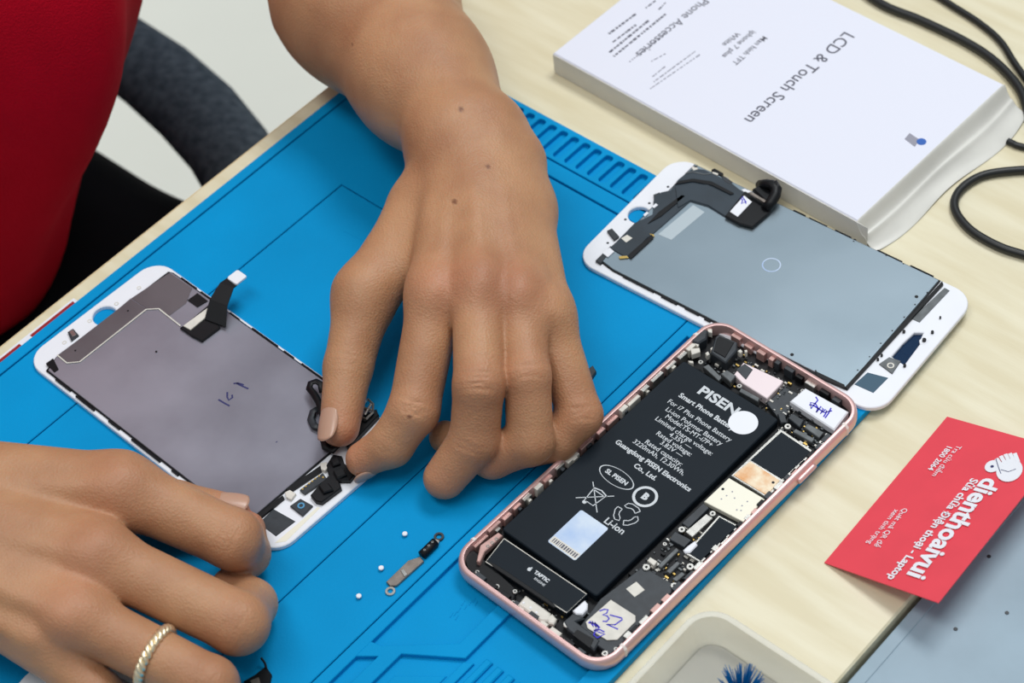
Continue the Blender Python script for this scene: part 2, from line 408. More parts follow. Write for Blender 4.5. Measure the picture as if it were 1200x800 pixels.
# ---------------------------------------------------------------- opened smartphone
P0 = empty('smartphone', (83.98, 586.35, 4.1), -.852, 'opened rose gold smartphone showing its black battery and circuit boards', 'phone')
PW, PL = 78.2, 159.5
def ringshell(x0, y0, x1, y1, r, prof, n=10):
    mb = MB(); N = None
    for off, z in prof:
        lp = rrect(x0+off, y0+off, x1-off, y1-off, max(.5, r-off), n); N = len(lp)
        mb.v += [(x, y, z) for x, y in lp]
    K = len(prof)
    for k in range(K):
        for i in range(N):
            a = k*N+i; b_ = k*N+(i+1) % N; c = ((k+1) % K)*N+(i+1) % N; d = ((k+1) % K)*N+i
            mb.f.append((a, b_, c, d))
    return mb
fr = ringshell(0, -PL, PW, 0, 11, [(2.2, 0), (.9, .4), (.2, 1.6), (0, 3), (0, 4.4), (.25, 5.8), (.8, 6.7), (1.4, 7.0), (2.3, 6.9), (2.5, 6.2), (2.5, .8), (4, .5)])
fr.build('frame', 'rose', P0, True, angle=40)
MB().prism(rrect(1.5, -PL+1.5, PW-1.5, -1.5, 9.5), 0.1, 1.0, .1).build('back_shell', 'black', P0, label='black inside of the back shell')
for x, y in ((PW-.2, -13.5), (PW-.2, -PL+14), (.2, -PL+14), (.2, -13.5)):
    s_ = 1 if x > 40 else -1
    mb = MB(); mb.tube([(x+s_*.1-s_*2.4, y, 6.95), (x-s_*.9, y, 6.85), (x+s_*.1, y, 5.6), (x+s_*.25, y, 3.6), (x+s_*.1, y, 1.8)], .75, 8, True, .35)
    mb.build('antenna_line', 'antenna', P0)
MB().tube([(PW+.1, -35, 4), (PW+.25, -36, 4), (PW+.25, -44, 4), (PW+.1, -45, 4)], 1.3, 8, True).build('side_button', 'rose', P0, True)

# battery
BZ = 5.2
bat = MB().prism(rrect(5.6, -134.6, 54.2, -26.4, 1.2, 3), 1.0, BZ, .4).build('battery', 'battery', P0, label='black battery with white print')
def pl(zoomed): return zoomed
ptl = []
def line_at(s_, c, size, bold=0): ptl.append((s_, c[0], c[1], BZ+.05, size, 0, 'CENTER'))
text('brand_lettering', [('PISEN', *(30, -34.1), BZ+.05, 6.4, 0, 'CENTER')], bat, 'print', .22, sx=1.22)
text('bold_print', [('Smart Phone Battery', *(29.8, -41.2), BZ+.05, 3.3, 0, 'CENTER'), ('Guangdong PISEN Electronics', *(30.7, -74.9), BZ+.05, 3.15, 0, 'CENTER'), ('Co., Ltd.', *(30.5, -79.2), BZ+.05, 3.15, 0, 'CENTER')], bat, 'print', .09)
for s_, c in (('For i7 Plus Phone Battery', (30.4, -46.4)), ('Li-ion Polymer Battery', (30.6, -50)), ('Model:TS-MT-i7P+', (30.5, -52.9)), ('Limited charge voltage:', (30.7, -56.2)), ('4.35V \u2014', (31.3, -58.9)),
              ('Rated voltage:', (30.2, -61.6)), ('3.82V \u2014', (31.1, -64.2)), ('Rated capacity:', (30, -67.6)), ('3220mAh, 12.30Wh,', (29.9, -70.4))):
    line_at(s_, c, 3.1)
text('fine_print', ptl, bat, 'print', .02)
c = (23.5, -88.2)
MB().disc(c, 8.4, BZ, BZ+.08, 32, 0, 7.9, .45, 0).build('oval_logo', 'print', bat)
text('logo_lettering', [('SL PISEN', c[0], c[1], BZ+.05, 2.9, 0, 'CENTER')], bat, 'print', .1)
c = (38.2, -88.3)
lg = MB().disc(c, 5.0, BZ, BZ+.08, 28, 0, 3.9).build('round_logo', 'print', bat)
text('logo_lettering', [('B', c[0], c[1], BZ+.05, 4.2, 0, 'CENTER')], bat, 'print', .25)
# crossed-out bin
c = (23.3, -100.6)
bn = MB(); zz = (BZ, BZ+.08)
bn.stroke([(c[0]-5.5, c[1]+5), (c[0]+5.5, c[1]-5)], .35, *zz).stroke([(c[0]+5.5, c[1]+5), (c[0]-5.5, c[1]-5)], .35, *zz)
bn.stroke([(c[0]-3, c[1]+2.4), (c[0]-2.2, c[1]-3.6), (c[0]+2.2, c[1]-3.6), (c[0]+3, c[1]+2.4), (c[0]-3, c[1]+2.4)], .45, *zz)
bn.stroke([(c[0]-3.6, c[1]+3), (c[0], c[1]+3.9), (c[0]+3.6, c[1]+3)], .5, *zz)
bn.disc((c[0]-1.6, c[1]-4.3), .9, BZ, BZ+.08, 12, 0)
bn.build('bin_symbol', 'print', bat)
# recycling triangle
c = (38.3, -99); ry = MB()
for k in range(3):
    a0 = math.radians(90+120*k)
    pts = [(c[0]+5.2*math.cos(a0+q)*(1 if abs(q) > .2 else .93), c[1]+5.2*math.sin(a0+q)) for q in (-.62, -.3, .3, .62)]
    ry.stroke(pts, .35, *zz)
    pts2 = [(c[0]+3.1*math.cos(a0+q), c[1]+3.1*math.sin(a0+q)) for q in (-.75, -.2, .2, .75)]
    ry.stroke(pts2, .35, *zz); ry.stroke([pts[0], pts2[0]], .35, *zz); ry.stroke([pts[-1], (c[0]+4.2*math.cos(a0+.95), c[1]+4.2*math.sin(a0+.95)), pts2[-1]], .35, *zz)
ry.build('recycling_symbol', 'print', bat)
c = (38.3, -106.2)
text('print', [('Li-ion', c[0], c[1], BZ+.05, 4.2, 0, 'CENTER')], bat, 'print', .08)
sq = [(22.8, -108.5), (37.2, -108.1), (37.7, -127.6), (23, -128.2)]
xs = [q[0] for q in sq]; ys = [q[1] for q in sq]; x0, x1, y0, y1 = min(xs)+.4, max(xs)-.4, min(ys)+.4, max(ys)-.4
sl_ = MB().prism(rrect(x0, y0, x1, y1, .8, 3), BZ, BZ+.12, .03).build('security_seal', 'seal', bat, label='pale blue security seal')
bars = MB(); x = x0+1.2
rr = random.Random(3)
while x < x1-1.5:
    w_ = rr.uniform(.3, .8); bars.box(x, y0+1.0, x+w_, y0+3.0, BZ+.12, BZ+.17, 0); x += w_+rr.uniform(.35, .6)
bars.build('bar_print', 'grey_ink', bat)
MB().prism(rrect(x0+.3, y0+.4, x1-.3, y0+3.6, .3, 2), BZ+.12, BZ+.125, 0).build('seal_band', 'offwhite', bat)
c = (44.5, -36.5)
MB().disc(c, 5.9, BZ, BZ+.15, 32, .04).build('round_sticker', 'white', bat, label='round bright white sticker')

# vibration motor below the battery
tp = [(8.9, -136.9), (50.8, -135.8), (50.6, -147.1), (10.9, -149.7)]
vm = slab('vibration_motor', tp, 1.0, 4.8, 'battery', P0, .3)
ed = MB()
cx_ = sum(q[0] for q in tp)/4; cy_ = sum(q[1] for q in tp)/4
q4 = [(cx_+(q[0]-cx_)*.985, cy_+(q[1]-cy_)*.96) for q in tp]
ed.stroke(q4+[q4[0]], .3, 4.8, 4.88); ed.build('edge_line', 'offwhite', vm)
c = (31, -140.7)
text('lettering', [('TAPTIC', c[0]+1.2, c[1]-.2, 4.85, 2.1, 0, 'CENTER')], vm, 'print', .12)
c = (32, -143.1)
text('lettering', [('ENGINE', c[0]+1.2, c[1]-.1, 4.85, 1.5, 0, 'CENTER')], vm, 'print', .02)
c = (26.4, -141.4)
ap = MB().disc((c[0], c[1]), .85, 4.8, 4.88, 16, 0); ap.disc((c[0]+.25, c[1]+1.05), .3, 4.8, 4.88, 8, 0)
ap.build('emblem', 'print', vm)
MB().disc((c[0]+1.0, c[1]+.05), .4, 4.85, 4.9, 10, 0).build('emblem_bite', 'battery', vm)

# left rail of brackets and notches
rail = empty('side_rail', (0, 0, 0)); rail.parent = P0; rail.location = (0, 0, 0)
rr = random.Random(8); y = -17
while y > -142:
    ln = rr.uniform(3.5, 8)
    MB().box(2.4, y-ln, 3.6+rr.uniform(0, .8), y, 1.0, rr.choice((5.6, 6.2, 5.0)), .15).build('bracket', rr.choice(('rose_d', 'offwhite', 'rose_d', 'metal')), rail)
    if rr.random() < .55: MB().box(3.4, y-ln*.6, 4.9, y-ln*.25, 1.0, 4.8, .15).build('clip', rr.choice(('offwhite', 'metal', 'dark')), rail)
    y -= ln+rr.uniform(.8, 3)
y = -20
while y > -140:
    ln = rr.uniform(2, 5)
    MB().box(PW-4.4-rr.uniform(0, .7), y-ln, PW-2.5, y, 1.0, rr.choice((5.4, 4.6)), .15).build('clip', rr.choice(('black', 'dark', 'metal', 'rose_d')), rail)
    y -= ln+rr.uniform(.6, 2.5)
x = 12
while x < 66:
    ln = rr.uniform(2, 5)
    MB().box(x, -4.2-rr.uniform(0, .8), x+ln, -2.5, 1.0, rr.choice((5.4, 4.4)), .15).build('clip', rr.choice(('black', 'dark', 'rose_d', 'black', 'metal')), rail)
    MB().box(x, -PL+2.5, x+ln, -PL+4.2+rr.uniform(0, .8), 1.0, rr.choice((5.0, 4.4)), .15).build('clip', rr.choice(('black', 'dark', 'offwhite', 'black')), rail)
    x += ln+rr.uniform(.6, 3)

# boards
board = slab('logic_board', [(55.2, -11), (75.4, -11), (75.6, -118), (55.2, -118)], 1.0, 2.4, 'black', P0, .1)
cover = slab('lower_cover', [(58.2, -112.9), (74, -111.6)]+[(74.5, -150), (58, -150), (55.5, -134)], 1.0, 4.2, 'dark', P0, .3, 'dark cover plate over the lower board')
def comp(name, pts, z0, z1, m_, b_=.15, label=None, parent=None): return slab(name, pts, z0, z1, m_, parent or P0, b_, label)
comp('white_patch', [(60.9, -119.8), (65.7, -120.6), (64.9, -125.4), (60, -124.7)], 4.2, 4.35, 'offwhite', .03, parent=cover)
comp('speaker', [(55.5, -152.1), (68.9, -152.6), (67.7, -148), (65, -147.7), (55.4, -147.4), (57, -144.3), (52, -145.4), (51.7, -150.4)], 1.0, 4.6, 'dark', .5)
comp('speaker_grille', [(58.2, -149.8), (65.6, -149), (67.1, -152.9), (58.2, -152.7)], 4.6, 4.75, 'black', .1)
comp('speaker_block', [(0.5, -151.2), (3.3, -147.6), (28.2, -150.4), (31.6, -156.2), (24.6, -158.3), (6.8, -155.6)], 1.0, 3.6, 'black', .5)
st = comp('ink_sticker', [(59, -132.1), (70.6, -131.6), (72.3, -133.5), (72.4, -143.7), (69.6, -146.3), (60.6, -146.9), (58.3, -145.3)], 4.4, 4.7, 'offwhite', .1, 'silvery sticker with blue handwriting')
comp('sticker_mount', [(59.1, -132.3), (70.4, -131.9), (72.1, -143.5), (60.4, -146.6)], 1, 4.4, 'dark', .1)
hw = MB()
for s_ in ([(59.1, -138.6), (60, -136.9), (61.2, -136.1), (61.8, -137.6), (61.1, -139.1), (62.7, -138.4), (64.1, -138.8), (64.2, -140.4), (63, -141.2)], [(63.2, -137.4), (67.5, -135.7), (68.1, -136), (67.5, -139.5), (65, -141.3), (69.6, -140.2)],
           [(59.3, -144.2), (62.1, -145.2), (59.9, -143.7), (63, -144.7), (61, -143.4), (63.7, -144.3), (64.4, -145.9), (63.1, -146.3), (64.6, -144.6), (66.6, -144.3)], [(63.3, -145.1), (64.4, -147.7), (66.2, -147.9), (67.3, -144.9), (64.8, -145.8)], [(59.3, -145.1), (61.7, -143.6), (64.1, -144)]):
    hw.stroke(s_, .55, 4.7, 4.78)
hw.build('handwriting', 'ink', st)
comp('charging_port', [(33.7, -155.9), (33.2, -150.9), (45.7, -150.8), (47.9, -153.6), (45.2, -155.7)], 1.0, 4.9, 'offwhite', .6, 'white charging port housing')
for q in [(35, -154), (38.5, -153.9), (41.6, -154)]:
    MB().disc(q, .5, 4.9, 5.1, 8, .1).build('port_tab', 'white', P0)
comp('corner_clip', [(51.5, -144.9), (51.8, -138.6), (53.8, -139.1), (55.2, -141), (55.4, -143.8), (53.4, -145.2)], 3, 5.2, 'white', .4)
comp('corner_clip', [(46.1, -153.2), (46.4, -150.6), (49.2, -151.3), (49.9, -153.7), (48, -154.6)], 3, 4.8, 'offwhite', .4)
comp('port_flex', [(10.4, -148.8), (16.3, -147.7), (40.7, -146.9), (45.4, -147.2), (45.4, -148.4), (41, -148.5), (15.8, -149.5)], 4.2, 5.0, 'black', .2)
for q, r_ in zip([(11.5, -154.5), (21.8, -154.6), (31.4, -155.9), (53.6, -150.1), (59.3, -112.7), (72.6, -150.9), (74.4, -146.9), (28.6, -151.9)], (.9, 1.1, .9, 1.7, 1.1, 1.3, .9, 1.0)): screw(P0, q, 3.8, r_)
comp('corner_bracket', [(4.9, -145.7), (6.1, -136.9), (8.4, -136.9), (8.3, -146.7), (10.2, -151.5), (8.9, -151.9)], 3.5, 6.0, 'rose_d', .3)
for q in [(7.5, -144.2), (7.7, -142), (7.7, -139.7)]: MB().disc(q, .7, 6.0, 6.2, 10, .1, .35).build('rivet', 'metal', P0)
# upper end
comp('camera_module', [(8.2, -9.4), (8.4, -7.6), (17, -6.1), (19.5, -9.5), (20.3, -17.7), (12.1, -17.2)], 1.0, 6.4, 'dark', .5, 'black rear camera module')
comp('camera_cover', [(9.4, -10), (9.4, -8.4), (16.2, -7.2), (18.5, -15.8), (12.6, -16)], 6.4, 6.7, 'black', .3)
comp('headphone_part', [(0.1, -15.3), (1, -9), (3.9, -8.9), (6.1, -12.7), (5.1, -16.7), (2.4, -17.4)], 1.0, 6.6, 'dark', .6)
for a in ([(1.5, -15.3), (5.2, -16.2), (5.8, -17.7), (2, -16.9)], [(4, -20.4), (6.7, -17.7), (8.3, -19.2), (6.6, -22.5)], [(10.2, -18.4), (10.5, -17), (12, -17.7), (11.7, -19.1)], [(10.2, -15.2), (10.5, -13.4), (11.8, -14.3), (11.5, -15.7)], [(19.7, -9.4), (20, -7.9), (21.4, -8.3), (21.3, -9.6)], [(21.5, -7.4), (22.2, -6.5), (23.1, -7.3), (22.6, -8.1)], [(7.3, -25.8), (9.1, -24.7), (10, -25.5), (8.6, -26.3)], [(2.4, -7.8), (4.2, -6.7), (5.6, -8.4), (3.9, -8.9)]):
    comp('contact_pad', a, 3, 5.9, 'offwhite', .2)
shp = comp('upper_shield', [(25, -12.2), (43.4, -9.8), (43.9, -11.5), (44.2, -21.1), (31.1, -20.9), (26, -19.5)], 1.0, 5.2, 'pink_plate', .3, 'pale pink metal shield')
comp('shield_window', [(25.2, -17.1), (26, -12.6), (30.4, -13), (31.5, -18.7)], 5.2, 5.5, 'dark', .1)
comp('coil_block', [(21.7, -22.6), (22.4, -19.5), (27.2, -19.6), (27.7, -23.7)], 2, 5.4, 'midgrey', .3)
comp('connector', [(32.4, -23), (41.5, -22.4), (42.1, -24.3), (33.1, -24.9)], 2, 4.9, 'midgrey', .2)
comp('flex_cable', [(13.5, -23.8), (14.4, -21.4), (23, -23.5), (23.2, -25.6)], 2, 4.7, 'midgrey', .2)
comp('board_area', [(44.4, -21.5), (44.9, -10.7), (51, -10.1), (54.5, -21.9), (53.8, -25.3)], 1.0, 3.2, 'dark', .2)
wm = comp('antenna_module', [(52.2, -16.8), (52.7, -7.6), (73.3, -6.6), (74.6, -17.5)], 1.0, 5.8, 'white', .5, 'white block with blue handwriting')
hw = MB()
for s_ in ([(58.8, -8.8), (60.5, -9.6), (61, -14.8), (59, -12.3), (60.8, -11.6), (63, -12.7), (63.8, -14.9)], [(63.8, -14.9), (63.4, -11.4), (64.9, -11.9), (65.4, -14.6), (65.7, -11.5), (66.7, -11.9), (67.4, -14.9)], [(66.9, -9.5), (67.8, -12.3), (68.2, -15)], [(59.3, -13.6), (60.6, -12.8), (66.2, -13), (68.1, -10.4)]):
    hw.stroke(s_, .55, 5.8, 5.88)
hw.build('handwriting', 'ink', wm)
for a in ([(56.2, -23.1), (56.5, -20.3), (61.8, -20.2), (62.7, -24)], [(64.1, -22.9), (64, -20.5), (71.6, -20.1), (71.9, -23.5)], [(61.9, -27.5), (62, -25.5), (70.8, -24.8), (71.1, -27)], [(51.8, -24.1), (53.5, -22), (57.5, -25.2), (55.5, -26.8)]):
    comp('connector', a, 2.2, 4.6, 'midgrey' if a[0][0] > 60 else 'dark', .25)
for q, r_ in zip([(59.1, -26.9), (74.4, -25), (31.4, -22.7), (73.6, -20.7), (11.4, -22.7), (61.9, -8.5), (52.4, -9), (77, -14.8)], (1.4, 1.3, 1.1, .9, 1.1, .7, .9, .9)): screw(P0, q, 4.6, r_)
s1 = comp('processor_shield', [(57.4, -29.3), (74.6, -30), (74.4, -58.9), (56.9, -59.3)], 1.6, 4.6, 'metal', .2, 'bright metal frame round the processor')
comp('processor', [(58.7, -30.5), (73.9, -31.1), (73.2, -48.5), (58.1, -48.8)], 4.6, 4.8, 'battery', .1, 'black chip', s1)
comp('heat_spreader', [(58.4, -49.4), (73, -49.5), (73.7, -58.2), (57.6, -58.7)], 4.6, 4.85, 'heat', .1, 'cream plate with orange heat stains', s1)
MB().disc((71.7, -51.9), .6, 4.85, 4.95, 10, .03).build('dot_mark', 'battery', s1)
s2 = comp('modem_shield', [(57, -60.6), (74.1, -59.8), (74.4, -73.4), (56.8, -75.4)], 1.6, 4.5, 'cream', .2, 'cream metal shield')
dm = MB()
for q in [(62.2, -65), (61.7, -67.8), (61.2, -70.3), (69.6, -65), (69.3, -67.8), (69, -70.6), (64.8, -66.8), (70.4, -69.8)]: dm.disc(q, .35, 4.5, 4.53, 8, 0)
dm.build('dot_row', 'pale_ink', s2); MB().disc((58.6, -66.3), .6, 4.5, 4.56, 10, 0).build('dot_mark', 'battery', s2)
s3 = comp('memory_shield', [(65.3, -76.9), (74.6, -75.9), (74.3, -98.1), (66.7, -98.7)], 1.6, 4.6, 'metal', .2, 'bright metal frame round a black chip')
comp('memory_chip', [(66.2, -77.5), (74, -76.7), (73.5, -97.5), (67.4, -97.8)], 4.6, 4.8, 'battery', .1, 'black chip', s3)
comp('glue_blob', [(65.5, -98.2), (65.6, -95.6), (66.2, -91.9), (68.2, -93), (68.3, -97.4), (66.9, -98.7)], 4.6, 5.3, 'white', .4)
for a, mm in (([(57, -76.1), (60.1, -76.4), (60.1, -88.5), (56.7, -88.5)], 'dark'), ([(61.1, -79.3), (64.3, -79.1), (64, -91), (60.3, -90.7)], 'metal'), ([(57.2, -93.1), (64.5, -92.2), (64.7, -96.5), (57.7, -97.2)], 'dark'), ([(62.4, -98.5), (64, -98.9), (64.1, -109.2), (62.3, -109.2)], 'midgrey'), ([(66.6, -103.1), (68.2, -103), (68.3, -109.1), (66.4, -109.1)], 'midgrey'), ([(71.1, -105.7), (72.8, -105.7), (72.5, -110.3), (70.4, -110.3)], 'midgrey')):
    comp('connector', a, 1.8, 4.4, mm, .2)
for q, r_ in zip([(63.1, -77.9), (58.8, -91), (59.7, -112.7), (73.1, -112.4), (72.2, -102.1), (58.2, -100.2)], (1.3, 1.4, 1.5, 1.4, 1.5, .9)): screw(P0, q, 4.4, r_)
comp('camera_square', [(58, -110.2), (57.9, -108.3), (61.2, -108.1), (61.5, -110.4)], 2, 4.9, 'offwhite', .2)
# very small soldered pieces
def dust(box, n_, seed, zz_=2.4, parent=P0):
    rr = random.Random(seed); mbs = {}
    for _ in range(n_):
        x = rr.uniform(box[0], box[2]); y = rr.uniform(box[1], box[3]); a, c_ = rr.choice(((.5, .9), (.9, .5), (1.2, .7), (.6, .6), (1.8, .8)))
        mbs.setdefault(rr.choice(('offwhite', 'metal', 'dark', 'gold', 'midgrey', 'black', 'midgrey')), MB()).box(x, y, x+a, y+c_, zz_, zz_+rr.uniform(.4, 1.2), .08)
    for k_, mb in mbs.items(): mb.build('solder_pieces', k_, parent)['kind'] = 'stuff'
dust((56, -117, 75, -86), 130, 1); dust((56, -30, 74, -12), 110, 2); dust((10, -24, 55, -6), 120, 3, 1.2); dust((8, -155, 70, -139), 110, 4, 1.2); dust((34, -24, 56, -8), 60, 5, 2.6)

# ---------------------------------------------------------------- screens
def screen_root(loc, rz, label):
    return empty('screen_assembly', loc, rz, label, 'phone screen', 'removed phone screens')
# left screen, held by the hands. local x across, y towards the lower end (negative)
L0 = screen_root((-204.92, 617.37, 3.9), .7118, 'white phone screen under the fingers at the left, grey back plate up')
LW, LL = 74.3, 158
def hole(c, r, n=24): return [(c[0]+r*math.cos(2*math.pi*i/n), c[1]+r*math.sin(2*math.pi*i/n)) for i in range(n)]
MB().prism(rrect(0, -LL, LW, 0, 10), 0, 1.9, .35, [hole((38, -8.0), 5.4)]).build('white_bezel', 'white', L0)
MB().prism([(9.5, -10.4), (72.0, -10.6), (73.0, -13), (73.0, -138.5), (2.0, -138.5), (1.8, -13)], 1.85, 2.6, .1).build('plate_gasket', 'black', L0)
lp = slab('back_plate', [(10.1, -10.6), (21.4, -10.8), (42.3, -10.7), (50.9, -10.1), (71.9, -11.9)]+[(72.4, -13), (72.4, -138), (2.6, -138), (2.4, -14)], 1.9, 3.0, 'steel_l', L0, .2)
slab('upper_shield', [(10.5, -10.7), (21.2, -10.9), (42.1, -10.8), (50.8, -10.3), (51.3, -20.5), (13.7, -21.1), (10.2, -17.8)], 3.0, 3.3, 'steel_d', L0, .15, 'darker brownish strip of the plate')
slab('upper_shield', [(51.2, -10.5), (71.7, -12.1), (71.9, -26.9), (64.3, -31.5), (55, -31.2), (54.8, -24.7), (51.6, -20.9)], 3.0, 3.2, 'steel_d', L0, .1, 'darker brownish strip of the plate')
MB().stroke([(10.1, -10.6), (9.9, -17.4), (13.8, -21.2), (51.1, -20.7), (54.8, -24.7), (54.3, -39.5)], .55, 3.2, 3.42).build('bright_seam', 'offwhite', L0)
slab('black_pad', [(65.9, -30.7), (71.4, -31), (71.2, -38), (65.9, -37.2)], 3.1, 3.4, 'black', L0, .05)
for q in [(45.5, -15.1), (16.6, -14.8), (38.3, -42.4)]: MB().disc(q, .45, 3.3, 3.4, 10, 0).build('dot_mark', 'black', L0)
slab('side_contact', [(21.3, -3.5), (24.1, -3.8), (23.3, -8.6), (19.2, -8.6)], 1.9, 3.0, 'dark', L0, .2)
slab('contact_pins', [(21.8, -4.2), (23.5, -4.5), (22.7, -7.9), (20.9, -7.5)], 3.0, 3.2, 'metal', L0, .1)
for q in [(57.8, -7.4), (45.6, -6.8), (31.8, -5.3), (17, -6.4)]: MB().disc(q, 1.0, 1.9, 2.1, 12, .05, .6).build('locating_ring', 'offwhite', L0)
for a in ([(4.1, -10.3), (7.9, -10.5), (5.5, -17.4), (3.2, -17.3)], ):
    slab('side_clip', a, 1.9, 3.2, 'black', L0, .1)
for (x, y0_, y1_) in ((1.5, -20, -30), (1.2, -34, -46), (1.5, -55, -62), (1.3, -70, -88), (1.5, -95, -99), (1.3, -104, -124), (73.1, -18, -28), (73.1, -31, -45), (73.0, -50, -56), (73.2, -64, -80), (73.1, -84, -90), (73.1, -95, -112)):
    MB().box(x-.35, y1_, x+.35, y0_, 1.9, 2.9, .1).build('side_clip', 'black', L0)
# flex connector standing on the plate
fx = slab('connector_flex', [(53.1, -40.8), (53.2, -48.1), (54, -53.9), (64, -54.2), (66.3, -50.2), (71, -42.2), (69.5, -40.5), (55.7, -41.2)], 3.1, 4.3, 'black', L0, .3, 'black flex connector')
slab('connector_chip', [(54.4, -41.6), (71, -42.2), (70.2, -45.3), (54.9, -45.8)], 4.3, 4.9, 'offwhite', fx, .15)
A_, B_, C_, D_ = [(64.1, -51.3), (70.7, -47.3), (77.9, -45.3), (83.8, -46.2)]
dd_ = Vector((D_[0]-A_[0], D_[1]-A_[1])).normalized(); nx_, ny_ = -dd_.y, dd_.x
rb = MB()
for k, ((x, y), z, wv) in enumerate(zip((A_, B_, C_, D_), (4.4, 9, 12, 13), (11, 9, 7, 6))):
    for e in (-1, 1):
        for dz in (0, .5): rb.v.append((x+e*wv*.5*nx_, y+e*wv*.5*ny_, z+dz))
for k in range(3):
    q = 4*k
    for a, c_ in ((0, 1), (1, 3), (3, 2), (2, 0)): rb.f.append((q+a, q+c_, q+4+c_, q+4+a))
rb.f.append((0, 1, 3, 2)); rb.f.append((12, 13, 15, 14))
rb.build('flex_tail', 'black', fx)
D2 = (83.2, -46.2)
MB().prism(rrect(D2[0]-3.0, D2[1]-3.0, D2[0]+3.2, D2[1]+3.2, 1, 4), 12.8, 13.8, .2).build('tail_tip', 'white', fx, label='white square tip')
hw = MB()
for s_ in ([(37.8, -82.5), (38.1, -85.9), (38.5, -88.7)], [(42.8, -82.4), (41, -84.4), (40.3, -86.1), (42.2, -86.3), (43.1, -85)], [(47.5, -81), (48.8, -82.1), (49.8, -84.9)], [(48.4, -81.7), (48.9, -84.8), (49.6, -88)]): hw.stroke(s_, .75, 3.0, 3.06)
hw.build('handwriting', 'ink_d', L0)
MB().disc((38.2, -117.7), .5, 3.0, 3.06, 10, 0, 0, .4).build('dot_mark', 'ink_d', L0)
# lower end of the left screen
slab('end_bar', [(7.9, -138.6), (21.5, -139.4), (21, -141), (7.5, -140.8)], 1.9, 3.1, 'black', L0, .1)
slab('end_bar', [(24.6, -138.1), (42.9, -140.5), (41.8, -142.9), (23.9, -140.4)], 1.9, 3.1, 'black', L0, .1)
slab('glass_window', [(6.6, -141.5), (15, -140.8), (16.5, -152.1), (6.7, -151.4)], 1.8, 2.05, 'dark', L0, .05)
cm = slab('front_camera', [(19.9, -145.4), (25, -146), (25.8, -152.3), (19.8, -152.8)], 1.9, 3.0, 'dark', L0, .2)
MB().disc((22.7, -148.9), 1.5, 3.0, 3.3, 20, .05, .8).build('lens_ring', 'lens', cm)
ct = slab('contact_block', [(27.6, -142.8), (39.3, -143.8), (38.3, -147.3), (27.6, -145.7)], 1.9, 3.2, 'dark', L0, .1)
for q in [(28.6, -143.5), (30.3, -143.5), (32.1, -143.5), (33.7, -143.6), (35.3, -143.7), (37.2, -143.9), (37.8, -145.6)]: MB().disc(q, .45, 3.2, 3.45, 8, .05).build('gold_pin', 'gold', ct)
slab('contact_block', [(23, -139.1), (25.1, -139.7), (25.4, -143), (22.1, -143.8), (21.7, -141.3)], 1.9, 3.3, 'offwhite', L0, .2)
slab('contact_block', [(41.6, -139.8), (43.7, -141.4), (42.5, -143.9), (40.3, -144.1), (39.8, -142.5)], 1.9, 4.0, 'offwhite', L0, .2)
sf = slab('sensor_flex', [(28.3, -148.5), (33.8, -147.6), (39.6, -147.1), (42.3, -142.6), (48, -140.8), (49.7, -144), (47.8, -147.5), (47.3, -154.7), (43.2, -155.4), (40.4, -152), (38.6, -155.5), (28.6, -154.7), (27.5, -152.3)], 2.0, 4.2, 'black', L0, .4, 'black earpiece and sensor flex')
for a in ([(41.7, -147.7), (45.4, -149.4), (43.9, -153.3), (40.1, -151.6)], [(33, -148.5), (36.3, -150.7), (35.4, -154.5), (31.7, -152.8)], [(45.2, -142.4), (48, -143.8), (46.1, -147.3), (43.4, -145.9)]): slab('flex_fold', a, 4.2, 5.6, 'black', sf, .4)
hl = MB().tube([(x, y, z) for (x, y), z in zip([(50.9, -137.6), (54.7, -130.6), (60.3, -120.8), (62.7, -114.8), (64, -110.4), (66.2, -108.8), (68.3, -109.8), (68.6, -112.5), (66.5, -115.5)], (6, 8, 9, 8, 7, 7, 7, 7, 6))], 1.5, 8, True, .5)
hl.build('flex_loop', 'black', sf, True)
MB().tube([(x, y, z) for (x, y), z in zip([(53.7, -127.3), (52.9, -124.5), (54.6, -120.7), (57.7, -118.5), (59.4, -119.6)], (5, 4.4, 4.2, 4.2, 5))], 1.6, 8, True, .5).build('flex_loop', 'dark', sf, True)
MB().tube([(x, y, z) for (x, y), z in zip([(50.8, -132.6), (48.3, -136.4), (48.8, -139.9), (52.8, -140)], (5, 4.6, 5, 6))], 1.7, 8, True, .6).build('flex_loop', 'black', sf, True)
br = MB()
for s_ in ([(67.5, -136.4), (72.8, -133), (75.8, -132.7), (75.3, -136.1), (72.2, -139.2), (68.1, -139.5), (67.5, -136.4)], [(71.3, -134.2), (72.9, -138.1)], [(69.2, -137.5), (74.8, -135.5)]): br.tube([(x, y, 6) for x, y in s_], .55, 6)
br.build('earpiece_bracket', 'metal', L0)
slab('foam_strip', [(56, -138), (66.6, -135.3), (75.1, -137.8), (73.6, -140.9), (59.8, -142.6), (53.8, -143.2)], 2.0, 4.5, 'black', L0, .3)
screw(L0, (47, -152.3), 1.9, 1.3)
slab('edge_line', [(4.3, -153.4), (7.6, -156.2), (27.2, -154.8), (27, -153.6)], 1.9, 2.0, 'cream', L0, .02)

